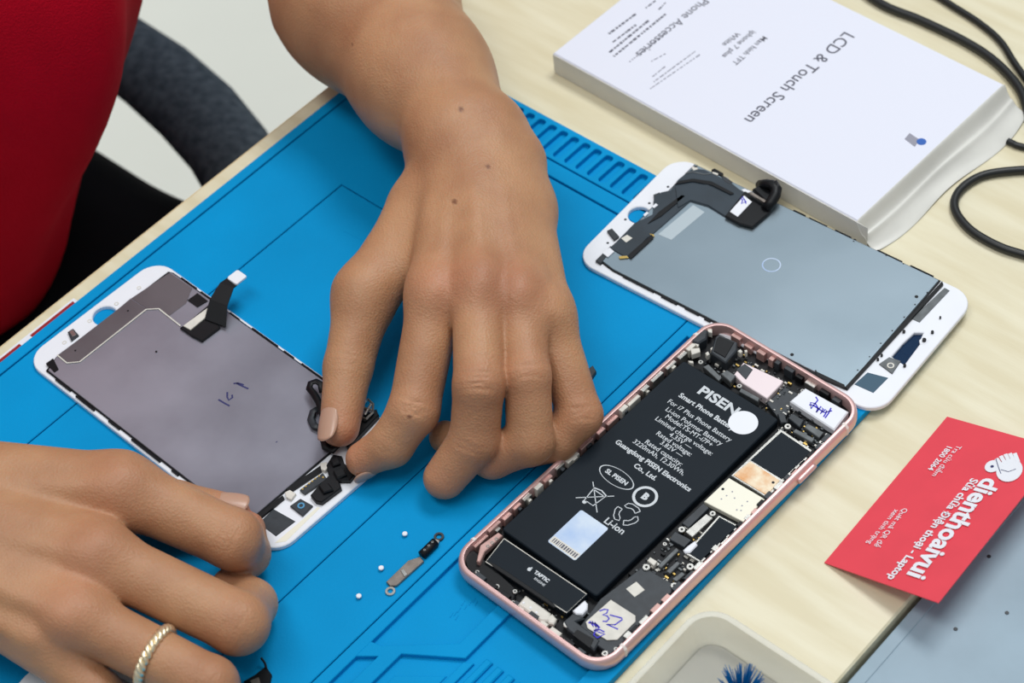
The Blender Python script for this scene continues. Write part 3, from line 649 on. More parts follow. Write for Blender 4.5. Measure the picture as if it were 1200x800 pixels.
# right screen
R0 = screen_root((83.33, 685.64, 4.1), -.7749, 'white phone screen lying between the carton and the phone, pale plate up')
RW, RH = 151.4, 75.3
cut1 = [(139.6, -46.4), (139.6, -38), (140.4, -30.5), (143.4, -28.5), (144.4, -32.9), (145.4, -34.5), (145.7, -40.6), (146.1, -47.3)]
MB().prism([(10.3, -.8), (134.6, -.8), (134.6, -71.5), (18.5, -72.0), (10.1, -70.4)], 1.85, 2.6, .1).build('plate_gasket', 'black', R0)
slab('shaded_pane', [(q[0]-.0, q[1]) for q in cut1], .2, .5, 'shade_tint', R0, .02)  # glass in the cutout, its tint painting in the shade over the mat
cut2 = [(135.3, -67.1), (136.3, -59), (144.5, -56.8), (143.8, -66.6)]
MB().prism(rrect(0, -RH, RW, 0, 10), 0, 1.9, .35, [hole((8.0, -38.8), 5.0), cut1]).build('white_bezel', 'white', R0)
rp_ = slab('back_plate', [(10.8, -1.2), (134, -1.2), (134, -71), (18.5, -71.5), (10.6, -70)], 1.9, 3.0, 'steel_r', R0, .2)
slab('pale_patch', [(22.3, -44.5), (24.6, -22), (31.2, -22.8), (28.9, -44.1)], 3.0, 3.06, 'patch', rp_, .01)
slab('end_bar', [(135.4, -1), (136.7, -2.3), (134.7, -71.5), (133.4, -71.2)], 1.9, 3.1, 'black', R0, .1)
slab('edge_strip', [(118.8, -70.7), (132.6, -70.2), (133.9, -71.6), (121.2, -72.6)], 1.9, 3.15, 'black', R0, .1)
slab('grey_pad', [(135.7, -24.9), (137.8, -3), (140.3, -3.2), (139.3, -24.8)], 1.9, 2.2, 'midgrey', R0, .05)
slab('glass_window', cut2, 1.85, 2.1, 'glass', R0, .05)
cm = slab('camera_window', [(137.8, -52.9), (139.2, -47.6), (144.1, -46.8), (144.8, -54.3)], 1.85, 2.5, 'midgrey', R0, .1)
MB().disc((142.1, -51.2), 1.5, 2.5, 2.7, 20, .05, .9).build('lens_ring', 'offwhite', cm)
slab('bezel_tab', [(144.2, -33), (144.6, -30.4), (147.5, -30.7), (147.2, -34.1), (145.4, -34.5)], 1.0, 2.0, 'white', R0, .1)
for q, r_ in zip([(146.5, -26.8), (136.9, -32.9), (146.7, -48.1), (146, -32.2), (145, -18.3), (131.3, -14.3), (106.7, -68.8), (136.2, -51.3), (136.3, -48.6)], (.6, .6, .6, .8, .4, .8, .8, .5, .5)): MB().disc(q, r_, 1.9, 3.06, 10, 0).build('dot_mark', 'black', R0)
for q in [(117.2, -1.6), (108.8, -1.5), (93.2, -2.1), (133.1, -26.6), (133, -35.5), (132.8, -43.8), (132.9, -52.3), (132.8, -60.9), (133.1, -18.3), (133.7, -9.9), (119.2, -70.5)]: MB().disc(q, .35, 2.9, 3.08, 8, 0).build('edge_notch', 'black', R0)
MB().disc((72.2, -32.5), 4.0, 3.0, 3.03, 28, 0, 3.5).build('round_stamp', 'seal', rp_)
rf = slab('main_flex', [(9.5, -67.2), (10.2, -59.2), (10.1, -44.9), (13.5, -36.5), (8.1, -28.2), (8.7, -23.7), (11.4, -20.4), (10.3, -13.4), (10.9, -8.7), (11.7, -4.2), (16.2, -2), (22.1, -1.9), (31.4, -2.3), (36.3, -3.6), (43.7, -4.2), (51.9, -10.5), (47.5, -21.1), (40.9, -20.7), (30.7, -19.6), (22.5, -21.3), (20.5, -46.8), (19.8, -49.3), (20.7, -62.7), (18.7, -63.3), (11.9, -62.8)], 3.0, 3.5, 'flex', R0, .2, 'dark flex cable over the upper end')
slab('flex_fold', [(12, -17.9), (15.4, -14.9), (23.2, -9), (35.3, -10.6), (51.3, -10.9), (47.2, -20.6), (40.8, -20.5), (30.4, -19.2), (22.5, -20.9), (20.5, -27.6)], 3.5, 3.9, 'flex', rf, .2)
slab('flex_slit', [(15.3, -42.4), (17.5, -35.8), (19.1, -20.1), (17.4, -20.5), (15.1, -34)], 3.5, 3.9, 'black', rf, .05)
slab('flex_slit', [(11, -17.2), (16.7, -11.2), (24.8, -8.5), (34.9, -8.7), (35.8, -7.2), (23.5, -6.6), (15.7, -9.7), (11.7, -13.9)], 3.9, 4.0, 'black', rf, .05)
slab('flex_slit', [(19.2, -62), (20.4, -46.6), (22.3, -47.7), (21.5, -63.1)], 3.5, 3.8, 'black', rf, .05)
MB().stroke([(10.9, -8.7), (13.1, -6.1), (18.1, -4.6), (20.8, -2.1)], .5, 3.5, 3.7).build('flex_edge', 'midgrey', rf)
slab('flex_patch', [(10.8, -55.6), (11.7, -52.5), (14.7, -52.8), (14.1, -56.4)], 3.5, 3.6, 'offwhite', rf, .03)
slab('gold_edge', [(16.2, -64.6), (19, -62.4), (20.3, -63), (17.4, -65.5)], 3.5, 3.6, 'gold', rf, .02); slab('gold_edge', [(19.2, -46.6), (21.2, -46.1), (22.1, -46.8), (20.8, -47.3)], 3.5, 3.6, 'gold', rf, .02)
for a in ([(2.8, -55), (3.7, -52.7), (9.1, -54.8), (8.6, -57.6)], [(6.6, -26.5), (8, -23.8), (10.8, -25.9), (9.2, -28.8)], [(9.2, -71.7), (9.4, -61.4), (11.1, -61.3), (12.2, -71.9)]): slab('side_contact', a, 1.9, 3.2, 'dark', R0, .15)
for a in ([(10.6, -33.1), (10.9, -30.6), (12.3, -30.8), (12, -33.3)], [(10.4, -39), (10.7, -36.7), (11.9, -37.1), (11.6, -39.6)], [(9.4, -67), (9.9, -62.7), (13, -63.5), (12.7, -67.6)]): slab('white_tab', a, 3.2, 3.7, 'white', R0, .05)
for q in [(8.4, -18.2), (7.5, -30.8), (4.7, -44.4), (6.7, -59.8)]: MB().disc(q, .6, 1.9, 2.0, 10, 0).build('dot_mark', 'dark', R0)
cb = slab('connector_flex', [(40.7, -21.3), (39.3, -4.2), (43.3, -4.3), (54.6, -6.4), (55.5, -8.6), (54.3, -20.2), (48.2, -21.7)], 3.9, 5.0, 'black', R0, .4, 'folded black connector with a white sticker')
ws = slab('sticker', [(41.2, -18.2), (40.8, -6.9), (45.7, -8.2), (45.7, -18.9)], 5.0, 5.2, 'white', cb, .05, 'small white sticker with blue ink')
hw = MB(); hw.stroke([(40.6, -9.4), (41.8, -9.5), (42.7, -11.7), (43.3, -9.9), (44.3, -10.6)], .55, 5.2, 5.26).stroke([(40.5, -8), (43.9, -9.9)], .5, 5.2, 5.26).build('handwriting', 'ink', ws)
slab('bronze_strip', [(42.4, -6.1), (43.2, -5), (53.4, -6.1), (53.8, -7.7)], 6.6, 7.3, 'grey_metal', cb, .1)
MB().tube([(x, y, z) for (x, y), z in zip([(42.5, 2.6), (45.8, 1.6), (49.2, 1.5), (52, 1.1), (53.3, -1.7), (53.7, -5.1), (52.8, -8.5)], (5, 8, 9.5, 9, 8, 7, 5.2))], 2.4, 8, True, .8).build('flex_tail', 'black', cb, True)
slab('tail_block', [(42.4, -3), (43.8, 1.7), (50.5, 2.4), (53.3, -4.5), (51.1, -6)], 5.0, 7.0, 'black', cb, .6)
MB().tube([(x, y, z) for (x, y), z in zip([(50.9, -0.5), (51.2, 3.4), (52.7, 1.6), (53.6, -0.6)], (8, 10, 9, 7))], 1.6, 8).build('flex_tail', 'black', cb, True)
for a, mm in (([(36.9, -3.4), (37.7, -2), (40.9, -1.7), (42.6, -3.3), (40, -4.2)], 'white'), ([(41.1, 0.3), (42.2, 2), (44, -1.5), (42.4, -3)], 'offwhite'), ([(19, -0.4), (19.7, 1), (24.7, 0.6), (24.9, -1.2)], 'black'), ([(19.9, -1.2), (22.9, -0.7), (23.3, -1.8), (20.8, -2)], 'offwhite'), ([(24.9, -1.2), (26.3, -0.7), (30.8, -1.5), (30.8, -3.4), (28.1, -3.3)], 'dark'), ([(25.6, -0.7), (28.1, -0.5), (29.4, -1.5), (26.7, -1.4)], 'metal'), ([(10.6, -3.7), (12, -2.3), (14, -3.3), (12.7, -5.2)], 'offwhite'), ([(11.1, -2.9), (12.4, -1.8), (13, -3), (11.9, -3.5)], 'black')):
    slab('top_clip', a, 1.9, 3.6, mm, R0, .1)
for (x0_, x1_, y) in ((62, 68, -.6), (70, 79, -.8), (83, 91, -.7), (92.5, 93.5, -.8), (104, 116, -.7), (120, 131, -.6), (24, 40, -72), (44, 52, -72.2), (56, 63, -72), (66, 69, -72.3), (74, 90, -72), (95, 100, -72), (104, 121, -72)):
    MB().box(x0_, y-.3, x1_, y+.3, 1.9, 2.95, .1).build('side_clip', 'black', R0)

# ---------------------------------------------------------------- red card
CX, CY, CN = Vector((-.70847, -.70574, 0)), Vector((.67341, -.67448, .30266)), None
CY = (CY-CX*CY.dot(CX)).normalized(); CN = CX.cross(CY)
K0 = empty('business_card', (0, 0, 0), 0, 'red business card with white lettering sloping over the table edge', 'card')
K0.matrix_world = Matrix(((CX.x, CY.x, CN.x, 166.45*S), (CX.y, CY.y, CN.y, 525.0*S), (CX.z, CY.z, CN.z, .5*S), (0, 0, 0, 1)))
CL_, CWd = 86.2, 51.2
cd = MB(); N_ = 12
for i in range(N_+1):
    for j in range(N_+1):
        u_, v_ = i/N_, j/N_
        cd.v.append((u_*CL_, v_*CWd, 0))
for i in range(N_):
    for j in range(N_):
        a = i*(N_+1)+j; cd.f.append((a, a+N_+1, a+N_+2, a+1))
co = cd.build('card_sheet', 'card', K0); md = co.modifiers.new('t', 'SOLIDIFY'); md.thickness = .0005; md.offset = -1 if True else 1
def ctext(name, s_, a, c_, size, bold=0, sx=1, m_='white'):
    text(name, [(s_, (a[0]+c_[0])/2, (a[1]+c_[1])/2, .5, size, math.atan2(c_[1]-a[1], c_[0]-a[0]), 'CENTER')], K0, m_, bold, sx=sx)
ctext('lettering', 'dienthoaivui', [(25.3, 35.9)][0], [(78.5, 36.4)][0], 11.3, .34, 1.0)
ctext('lettering', 'S\u1eeda ch\u1eefa \u0110i\u1ec7n tho\u1ea1i - Laptop', [(33.4, 29.5)][0], [(77.1, 28.7)][0], 4.7, .12)
ctext('fine_print', 'Tra c\u1ee9u \u0111i\u1ec3m', [(14.5, 14.1)][0], [(29.8, 13.9)][0], 3.2, .0)
ctext('fine_print', '1800 2064', [(16.5, 10.7)][0], [(26.8, 10.6)][0], 3.4, .06)
ctext('fine_print', 'Qu\u00e9t m\u00e3 QR \u0111\u1ec3', [(52.4, 13.5)][0], [(69.7, 14)][0], 3.2, .0)
ctext('fine_print', 'xem t\u00ecnh tr\u1ea1ng', [(52, 10.7)][0], [(71.8, 10.7)][0], 3.2, .0)
em = MB(); c = (18.1, 32.2)
em.disc(c, 3.3, .3, .5, 24, .02, 0, .9, .3)
c2 = (17.7, 39.4)
em.disc(c2, 6.2, .3, .52, 28, .02, 0, .8, .5)
for a_, b_ in ([(13.9, 31.4), (17, 35.6)], [(12.1, 32.2), (15.5, 36.5)], [(10.6, 33.3), (14.2, 37.5)], [(9.6, 34.7), (13.1, 38.7)], [(8.9, 36.4), (12.6, 40.2)]): em.stroke([a_, b_], 1.5, .3, .54)
em.build('round_emblem', 'white', K0)
ds = MB().disc((18.4, 32.2), .7, .54, .6, 12, 0); ds.stroke([(14.2, 31.3), (17.9, 34.7), (20.5, 37.4)], .3, .54, .6); ds.stroke([(18.7, 36.3), (18.6, 39.6), (16.3, 41.4)], .3, .54, .6)
ds.build('emblem_detail', 'ink_d', K0)

# ---------------------------------------------------------------- small loose things on the mat
MZ = 4.0-.15
br0 = empty('cable_bracket', (MO[0], MO[1], MZ), MT, 'small grey metal bracket with a black sleeve lying left of the phone', 'bracket')
slab('plate', [(208.5, -231.2), (208.4, -218.8), (210.9, -214.6), (213.4, -215.4), (212.9, -229.9), (211, -231.7)], 0, 1.2, 'grey_metal', br0, .2)
slab('fold', [(209.5, -224.2), (210, -222.9), (212.8, -223.8), (212.7, -225.4)], 1.2, 1.6, 'metal', br0, .1)
MB().disc((212.4, -233.1), 2.0, 0, .8, 18, .1, 1.0).build('eyelet', 'metal', br0)
MB().tube([(x, y, 1.6) for x, y in [(211.2, -214), (211.2, -210.3), (211.1, -206.3)]], 1.9, 10, True).build('black_sleeve', 'black', br0, True)
for q in [(211.4, -212.4), (211.3, -209.9), (211.3, -207.8)]: MB().disc(q, .5, 3.3, 3.6, 8, .05, .25).build('rivet', 'metal', br0)
slab('fold', [(210, -205.2), (211.7, -204.6), (212.6, -206.4), (210.9, -206.7)], 0, 1.4, 'metal', br0, .1)
MB().disc((209.9, -203.1), 2.0, 0, .9, 18, .1, 1.1).build('eyelet', 'dark', br0)
def loose_screw(c, lab):
    e = empty('loose_screw', (MO[0], MO[1], MZ), MT, lab, 'screw', 'tiny loose screws on the blue mat')
    MB().disc(c, 1.05, .9, 1.6, 14, .2).build('head', 'white', e); MB().disc(c, .5, 0, .9, 10, .0).build('shank', 'dark', e)
loose_screw((198.8, -210.5), 'tiny screw farthest from the viewer, up left of the metal bracket')
loose_screw((202.6, -227.8), 'tiny screw just left of the metal bracket')
loose_screw((204.8, -242.4), 'tiny screw nearest the bottom, lower left of the metal bracket')
loose_screw((207.1, -167.5), 'tiny screw just below the curled ring finger')
jc = empty('connector_piece', (MO[0], MO[1], MZ), MT, 'small black and silver connector piece beside the little finger', 'connector')
slab('body', [(201.9, -106.1), (202.3, -101.7), (205.5, -103.3), (206.5, -108.8)], 0, 2.0, 'dark', jc, .3); slab('tip', [(201.1, -107.8), (201.3, -105.4), (204.2, -107.2), (203.7, -109.3)], 0, 1.2, 'metal', jc, .2)
fs = empty('flex_scrap', (MO[0], MO[1], MZ), MT, 'black scrap of ribbon cable at the bottom edge beside the ringed hand', 'cable scrap')
slab('ribbon', [(197.3, -296.3), (198.7, -291.4), (199.1, -286.4), (203.5, -287.6), (206.5, -291.8), (204, -296.5)], 0, 1.6, 'black', fs, .4)
MB().tube([(x, y, z) for (x, y), z in zip([(200.4, -287.3), (198.8, -286.2), (196.7, -285.9)], (1.5, 2.6, 4))], .5, 6).build('wire', 'black', fs)
slab('copper_end', [(199.3, -294.7), (200.8, -291.6), (202.9, -292.8), (201.9, -295.4)], 1.6, 1.9, 'grey_metal', fs, .1)

# white round lid under the right hand
wl_ = empty('round_lid', (-176.7, 437.9, 3.9), 0, 'white round plastic lid partly under the ringed hand at the lower left', 'lid')
lm = MB(); pr = [(0, 3.0), (9, 3.0), (10, 4.4), (12, 5.0), (24, 5.2), (27, 4.6), (28, 2.5), (28, 0), (0, 0)]
n_ = 40
for r_, z in pr:
    lm.v += [(r_*math.cos(2*math.pi*i/n_), r_*math.sin(2*math.pi*i/n_), z) for i in range(n_)]
for k in range(len(pr)-1):
    for i in range(n_): a = k*n_+i; b_ = k*n_+(i+1) % n_; lm.f.append((a, b_, b_+n_, a+n_))
lm.build('lid_shell', 'white', wl_, True, angle=50)
MB().disc((-10, 19), 2.6, 5.0, 5.5, 16, .1, 0, .6, -.8).build('dark_slot', 'ink_d', wl_)

# frosted tray with a blue brush
ty = empty('plastic_tray', (MO[0], MO[1], 0), MT, 'frosted plastic tray with rounded corners on the table at the bottom', 'tray')
ca = (318.6, -169.7)
tx0, ty1 = ca[0]-4, ca[1]-0
def trayshell():
    mb = MB(); prof = [(3.2, 0), (1, 4), (0, 14), (-1.2, 14.6), (-1.2, 15.4), (1.2, 15.4), (1.4, 14), (2.4, 4), (4.4, 1.3)]
    N = None
    for off, z in prof:
        lp_ = rrect(tx0+off, ty1-110+off, tx0+78-off, ty1-off, 11-off, 10); N = len(lp_); mb.v += [(x, y, z) for x, y in lp_]
    for k in range(len(prof)-1):
        for i in range(N): a = k*N+i; b_ = k*N+(i+1) % N; mb.f.append((a, b_, b_+N, a+N))
    mb.f.append(tuple(range(N))); mb.f.append(tuple((len(prof)-1)*N+i for i in range(N)))
    return mb
trayshell().build('tray_shell', 'tray', ty, True, angle=45)
bs = empty('blue_brush', (MO[0], MO[1], 0), MT, 'blue bristle brush standing in the frosted tray', 'brush')
bb = MB(); rr = random.Random(5); c = (344.7, -188.5)
for i in range(150):
    a = rr.uniform(0, 6.28); q = rr.uniform(0, 1)**.5
    base = (c[0]+2.6*q*math.cos(a), c[1]+2.6*q*math.sin(a), 3); tip = (c[0]+9.5*q*math.cos(a), c[1]+9.5*q*math.sin(a), 17-3*q*q+rr.uniform(-1, 1))
    bb.tube([base, ((base[0]+tip[0])/2, (base[1]+tip[1])/2, 10.5), tip], [.34, .3, .12], 4, False)
bb.build('bristles', 'bristle', bs)['kind'] = 'stuff'
MB().disc(c, 3.4, 1.4, 4.5, 20, .4).build('ferrule', 'bristle', bs)

# ---------------------------------------------------------------- hands and body
import openvdb
def smin(a, b_, k):
    h = np.maximum(k-np.abs(a-b_), 0)/k
    return np.minimum(a, b_)-h*h*k*.25
class Field:
    def __init__(s, lo, hi, vx):
        s.lo = np.array(lo, np.float32); s.vx = vx
        s.n = np.ceil((np.array(hi)-s.lo)/vx).astype(int)+1
        s.ax = [s.lo[i]+vx*np.arange(s.n[i], dtype=np.float32) for i in range(3)]
    def new(s): return np.full(tuple(s.n), 50, np.float32)
    def box(s, pts, pad):
        p = np.array(pts, float)
        a = np.clip(np.floor((p.min(0)-pad-s.lo)/s.vx).astype(int), 0, s.n); b_ = np.clip(np.ceil((p.max(0)+pad-s.lo)/s.vx).astype(int)+1, 0, s.n)
        return tuple(slice(x, y) for x, y in zip(a, b_))
    def cone(s, F, A, ra, B, rb, k):
        sl = s.box([A, B], max(ra, rb)+k+4)
        X = s.ax[0][sl[0]][:, None, None]; Y = s.ax[1][sl[1]][None, :, None]; Z = s.ax[2][sl[2]][None, None, :]
        if not (X.size and Y.size and Z.size): return
        d = np.array(B, float)-np.array(A, float); L = max(float(d@d), 1e-6)
        px, py, pz = X-A[0], Y-A[1], Z-A[2]
        t_ = np.clip((px*d[0]+py*d[1]+pz*d[2])/L, 0, 1)
        D = np.sqrt((px-t_*d[0])**2+(py-t_*d[1])**2+(pz-t_*d[2])**2)-(ra+(rb-ra)*t_)
        F[sl] = smin(F[sl], D.astype(np.float32), k)
    def chain(s, F, pts, k):
        for a, b_ in zip(pts[:-1], pts[1:]): s.cone(F, a[:3], a[3], b_[:3], b_[3], k)
    def carve(s, F, P_, axis, dorsal, width, depth, count=3, gap=1.6, thick=.55):
        """skin creases across a joint, on the dorsal side"""
        sl = s.box([P_], width+6)
        X = s.ax[0][sl[0]][:, None, None]-P_[0]; Y = s.ax[1][sl[1]][None, :, None]-P_[1]; Z = s.ax[2][sl[2]][None, None, :]-P_[2]
        if not (X.size and Y.size and Z.size): return
        a = np.array(axis, float); a /= np.linalg.norm(a); dn = np.array(dorsal, float); dn -= a*(dn@a); dn /= np.linalg.norm(dn); sd = np.cross(a, dn)
        u_ = X*a[0]+Y*a[1]+Z*a[2]; h = X*dn[0]+Y*dn[1]+Z*dn[2]; w_ = X*sd[0]+Y*sd[1]+Z*sd[2]
        out = 0
        for i in range(count):
            o_ = (i-(count-1)/2)*gap
            out = out+np.exp(-((u_-o_-.10*np.abs(w_)*np.sign(o_ or 1))/thick)**2)
        F[sl] += (depth*out*np.exp(-(w_/(width*.55))**2)*(h > 0)).astype(np.float32)
    def mesh(s, F):
        g_ = openvdb.FloatGrid(50.0); g_.copyFromArray(np.ascontiguousarray(F), tolerance=0)
        p, tri, qd = g_.convertToPolygons(isovalue=0.0, adaptivity=0.0)
        return p*s.vx+s.lo, tri, qd
CAMV = Vector((0, -.62, .78))
def hand(lo, hi, vx, palm, fingers, creases, tendons, forearm_k=14):
    f_ = Field(lo, hi, vx); P_ = f_.new()
    for a, b_, k in palm: f_.cone(P_, a[:3], a[3], b_[:3], b_[3], k)
    for a, b_, k in tendons: f_.cone(P_, a[:3], a[3], b_[:3], b_[3], k)
    U_ = f_.new()
    for pts, kj in fingers:
        Q = f_.new(); f_.chain(Q, pts, 2.5)
        sl = f_.box([q[:3] for q in pts], 30)
        U_[sl] = smin(U_[sl], Q[sl], 1.2)
    T_ = smin(P_, U_, 8.5)
    for c_ in creases: f_.carve(T_, *c_)
    return f_.mesh(T_)

# --- left hand (reaching in from the top)
lf = [(-41.2, 758.5, 46), (-21.4, 706.8, 50), (-5.4, 661, 57)]
Wl = dict(fa=(-44.7, 770.6, 44), fb=(-22.5, 710.9, 48), wr=(-12.3, 662.9, 55), wu=(6.9, 668.1, 54))
def q4_(p, r): return (p[0], p[1], p[2], r)
LI = [(-26.8, 582.7, 50), (-41.4, 540.1, 31), (-52.5, 534, 19), (-64.2, 533.8, 12.5)]
LM = [(-9.7, 579.1, 54), (-14.9, 535.9, 45), (-19.5, 525.2, 26), (-33.2, 518.9, 12.8)]
LR = [(4.8, 575.5, 50), (4.1, 540.2, 42), (1.7, 523.9, 22), (-13.7, 525.2, 14), (-31.3, 540.6, 11)]
LP = [(14.8, 570.4, 42), (22.6, 534.4, 21), (12, 529.7, 13), (0.9, 528.3, 11.8)]
LT = [(-56.4, 599.6, 36), (-66.6, 572.6, 24), (-72.5, 549.6, 15.3)]
fore = [q4_(p, r) for p, r in zip([(-118.5, 940.5, 62), (-84.6, 861.8, 52), (-44.8, 771.3, 46), (-23.2, 709.9, 49), (-7.1, 666.1, 54)], (43, 42, 38.5, 28, 21.5))]
palm_l = [(fore[i], fore[i+1], 14) for i in range(2, 4)]
extra = fore[2]
palm_l = [(fore[1], fore[2], 16), (fore[2], fore[3], 16), (fore[3], fore[4], 16)]
g_ = lambda p, r: (p[0], p[1], p[2], r)
A1 = [(-13.7, 660.6, 54), (0.8, 662.5, 53), (-12.7, 649.1, 55), (-5.1, 648.1, 57), (3.4, 650, 55), (9.3, 650, 49), (-18.2, 650.7, 47), (-30.9, 638.4, 44), (-12.8, 626.4, 40), (-5.7, 611.7, 36), (9.9, 627.6, 42)]
palm_l += [(g_(A1[0], 18), g_(A1[2], 15), 10), (g_(A1[1], 15), g_(A1[5], 14), 10), (g_(A1[0], 17), g_(A1[1], 15), 10),
           (g_(A1[2], 14), g_(LI[0], 11.3), 6), (g_(A1[3], 14.5), g_(LM[0], 11.2), 6), (g_(A1[4], 14), g_(LR[0], 10.7), 6), (g_(A1[5], 13.5), g_(LP[0], 10.3), 6),
           (g_(A1[6], 13), g_(LT[0], 12.2), 9), (g_(A1[7], 11), g_((-36.5, 607.9, 40), 8.5), 9), (g_(A1[8], 19), g_(A1[9], 15), 9), (g_(A1[10], 15), g_(A1[9], 15), 9)]
tend_l = []
for base, tipp in ((A1[2], LI[0]), (A1[3], LM[0]), (A1[4], LR[0]), (A1[5], LP[0])):
    b1 = Vector(base)+CAMV*13.2; t1 = Vector(tipp)+CAMV*11.0
    tend_l.append((g_(b1.lerp(t1, .3), .9), g_(t1, 1.7), 4))
for kn, rr_ in ((LI[0], 6.2), (LM[0], 6.3), (LR[0], 5.8), (LP[0], 5.2)):
    c_ = Vector(kn)+CAMV*6.2; tend_l.append((g_(c_, rr_), g_(c_+Vector((0, -2, 0)), rr_), 6))
fing_l = [([g_(p, r) for p, r in zip(LI, (11, 9.9, 8.8, 7.2))], 9), ([g_(p, r) for p, r in zip(LM, (10.8, 9.8, 9.7, 8.4))], 8),
          ([g_(p, r) for p, r in zip(LR, (10.2, 9.0, 9.2, 8.4, 6.6))], 8), ([g_(p, r) for p, r in zip(LP, (10, 8.6, 8.2, 7.4))], 8),
          ([g_(p, r) for p, r in zip(LT, (12.0, 9.8, 8.0))], 13)]
def ax(a, b_): return tuple(Vector(b_)-Vector(a))
cr_l = [(LM[1], ax(LM[0], LM[2]), CAMV, 11, .9, 4, 2.0), (LI[1], ax(LI[0], LI[2]), CAMV, 10, .8, 3, 2.0), (LR[1], ax(LR[0], LR[2]), CAMV, 10, .7, 3, 2.0), (LT[1], ax(LT[0], LT[2]), CAMV, 10, .45, 3, 1.8),
        (LP[1], ax(LP[0], LP[2]), CAMV, 9, .7, 3, 1.9), (LM[2], ax(LM[1], LM[3]), CAMV, 9, .6, 2, 1.8), (LI[2], ax(LI[1], LI[3]), CAMV, 8, .35, 2, 1.5)]
allp = np.array(LI+LM+LR+LP+LT)
lo = allp.min(0)-16; hi = np.array([70, 850, 105])
VX = .95
hl_ = hand(lo, hi, VX, palm_l, fing_l, cr_l, tend_l)

# --- right hand (lower left, with the ring)
RI = [(-153.2, 509, 46), (-113.4, 488.4, 33), (-111.1, 492.8, 17), (-111, 507.9, 11.8)]
RM = [(-161.5, 479.6, 46), (-112.2, 451.6, 31), (-109.9, 470, 15.5), (-117.3, 481, 12.6)]
RR = [(-169.9, 457.3, 42), (-122.9, 427.7, 30), (-123.9, 435.9, 15), (-132.8, 438.8, 12.6)]
RP = [(-183.7, 454.7, 36), (-165.5, 434.7, 24), (-160.8, 436.1, 13.5), (-166.4, 437.6, 12.5)]
RT = [(-210.4, 529.8, 30), (-169.2, 526.2, 21), (-138, 518.6, 18), (-117, 514.5, 14.8)]
W2 = [(-235.8, 520.4, 48), (-235, 488.9, 42), (-229, 523.9, 50), (-227, 505.8, 52), (-226.4, 491.5, 50), (-227.3, 480.5, 44)]
palm_r = [(g_(W2[0], 20), g_(W2[1], 17), 12), (g_(W2[2], 17), g_(RI[0], 13), 10), (g_(W2[3], 17), g_(RM[0], 12.8), 10), (g_(W2[4], 16.5), g_(RR[0], 12.3), 10), (g_(W2[5], 13.5), g_(RP[0], 10.8), 10),
          (g_(W2[3], 18), g_((-193.9, 496.1, 36), 18), 10)]
far = [(-397.4, 545.9, 80), (-342.5, 535.6, 60), (-235, 503.7, 46)]
palm_r.append((g_(far[1], 34), g_(far[2], 21), 12))
fing_r = [([g_(p, r) for p, r in zip(RI, (12.4, 11.3, 9.2, 7))], 7), ([g_(p, r) for p, r in zip(RM, (11.6, 11.4, 9.6, 8))], 7), ([g_(p, r) for p, r in zip(RR, (10.9, 10.2, 9, 8))], 7),
          ([g_(p, r) for p, r in zip(RP, (10.3, 9.2, 8.3, 7.5))], 7), ([g_(p, r) for p, r in zip(RT, (15, 12, 10.2, 7.6))], 6)]
tend_r = []
for base, tipp in ((W2[2], RI[0]), (W2[3], RM[0]), (W2[4], RR[0]), (W2[5], RP[0])):
    b1 = Vector(base)+CAMV*14.5; t1 = Vector(tipp)+CAMV*11.8
    tend_r.append((g_(b1.lerp(t1, .25), 1.2), g_(t1, 1.8), 6))
for kn in (RI[0], RM[0], RR[0]):
    c_ = Vector(kn)+CAMV*6.8; tend_r.append((g_(c_, 7), g_(c_+Vector((2, 0, 0)), 7), 6))
cr_r = [(RI[1], ax(RI[0], RI[1]), CAMV, 11, .6, 3, 2.1), (RM[1], ax(RM[0], RM[1]), CAMV, 11, .6, 3, 2.1), (RR[1], ax(RR[0], RR[1]), CAMV, 10, .6, 3, 2.1)]
allr = np.array(RI+RM+RR+RP+RT)
lo2 = np.array([-270, allr[:, 1].min()-16, 0.0]); hi2 = np.array([allr[:, 0].max()+16, allr[:, 1].max()+40, 95])
hr_ = hand(lo2, hi2, VX, palm_r, fing_r, cr_r, tend_r)

# --- arms and trunk, coarser, mostly under the shirt or out of frame
SHL = (-150, 1130, 330); SHR = (-560, 860, 330)
ELL = fore[0]; ELR = g_(far[0], 42)
bf = Field((-760, 520, -160), (60, 1330, 520), 6.0); BF = bf.new()
bf.cone(BF, fore[0][:3], 42, fore[1][:3], 41, 14)
bf.cone(BF, SHL, 52, ELL[:3], 40, 16); bf.cone(BF, SHR, 52, ELR[:3], 40, 16); bf.cone(BF, ELR[:3], 38, far[1], 32, 12)
bf.cone(BF, SHL, 60, SHR, 60, 30)
TB = (-308.5, 822.1, -60)
TT = (-262.1, 831.3, 60)
TU = (-330, 900, 330)
bf.cone(BF, TB, 85, TT, 95, 30); bf.cone(BF, TT, 105, TU, 105, 30)
hb_ = bf.mesh(BF)
V_ = []; F_ = []
off = 0
for p, tri, qd in (hl_, hr_, hb_):
    V_.append(p)
    F_ += [tuple(x) for x in (tri+off).tolist()]+[tuple(x) for x in (qd+off).tolist()]
    off += len(p)
V_ = np.concatenate(V_)
me = bpy.data.meshes.new('person')
me.from_pydata((V_*S).tolist(), [], F_); me.update()
bm = bmesh.new(); bm.from_mesh(me); bmesh.ops.recalc_face_normals(bm, faces=bm.faces); bm.to_mesh(me); bm.free()
me.shade_smooth(); me.materials.append(M['skin'])
tone = np.zeros(len(V_), np.float32)
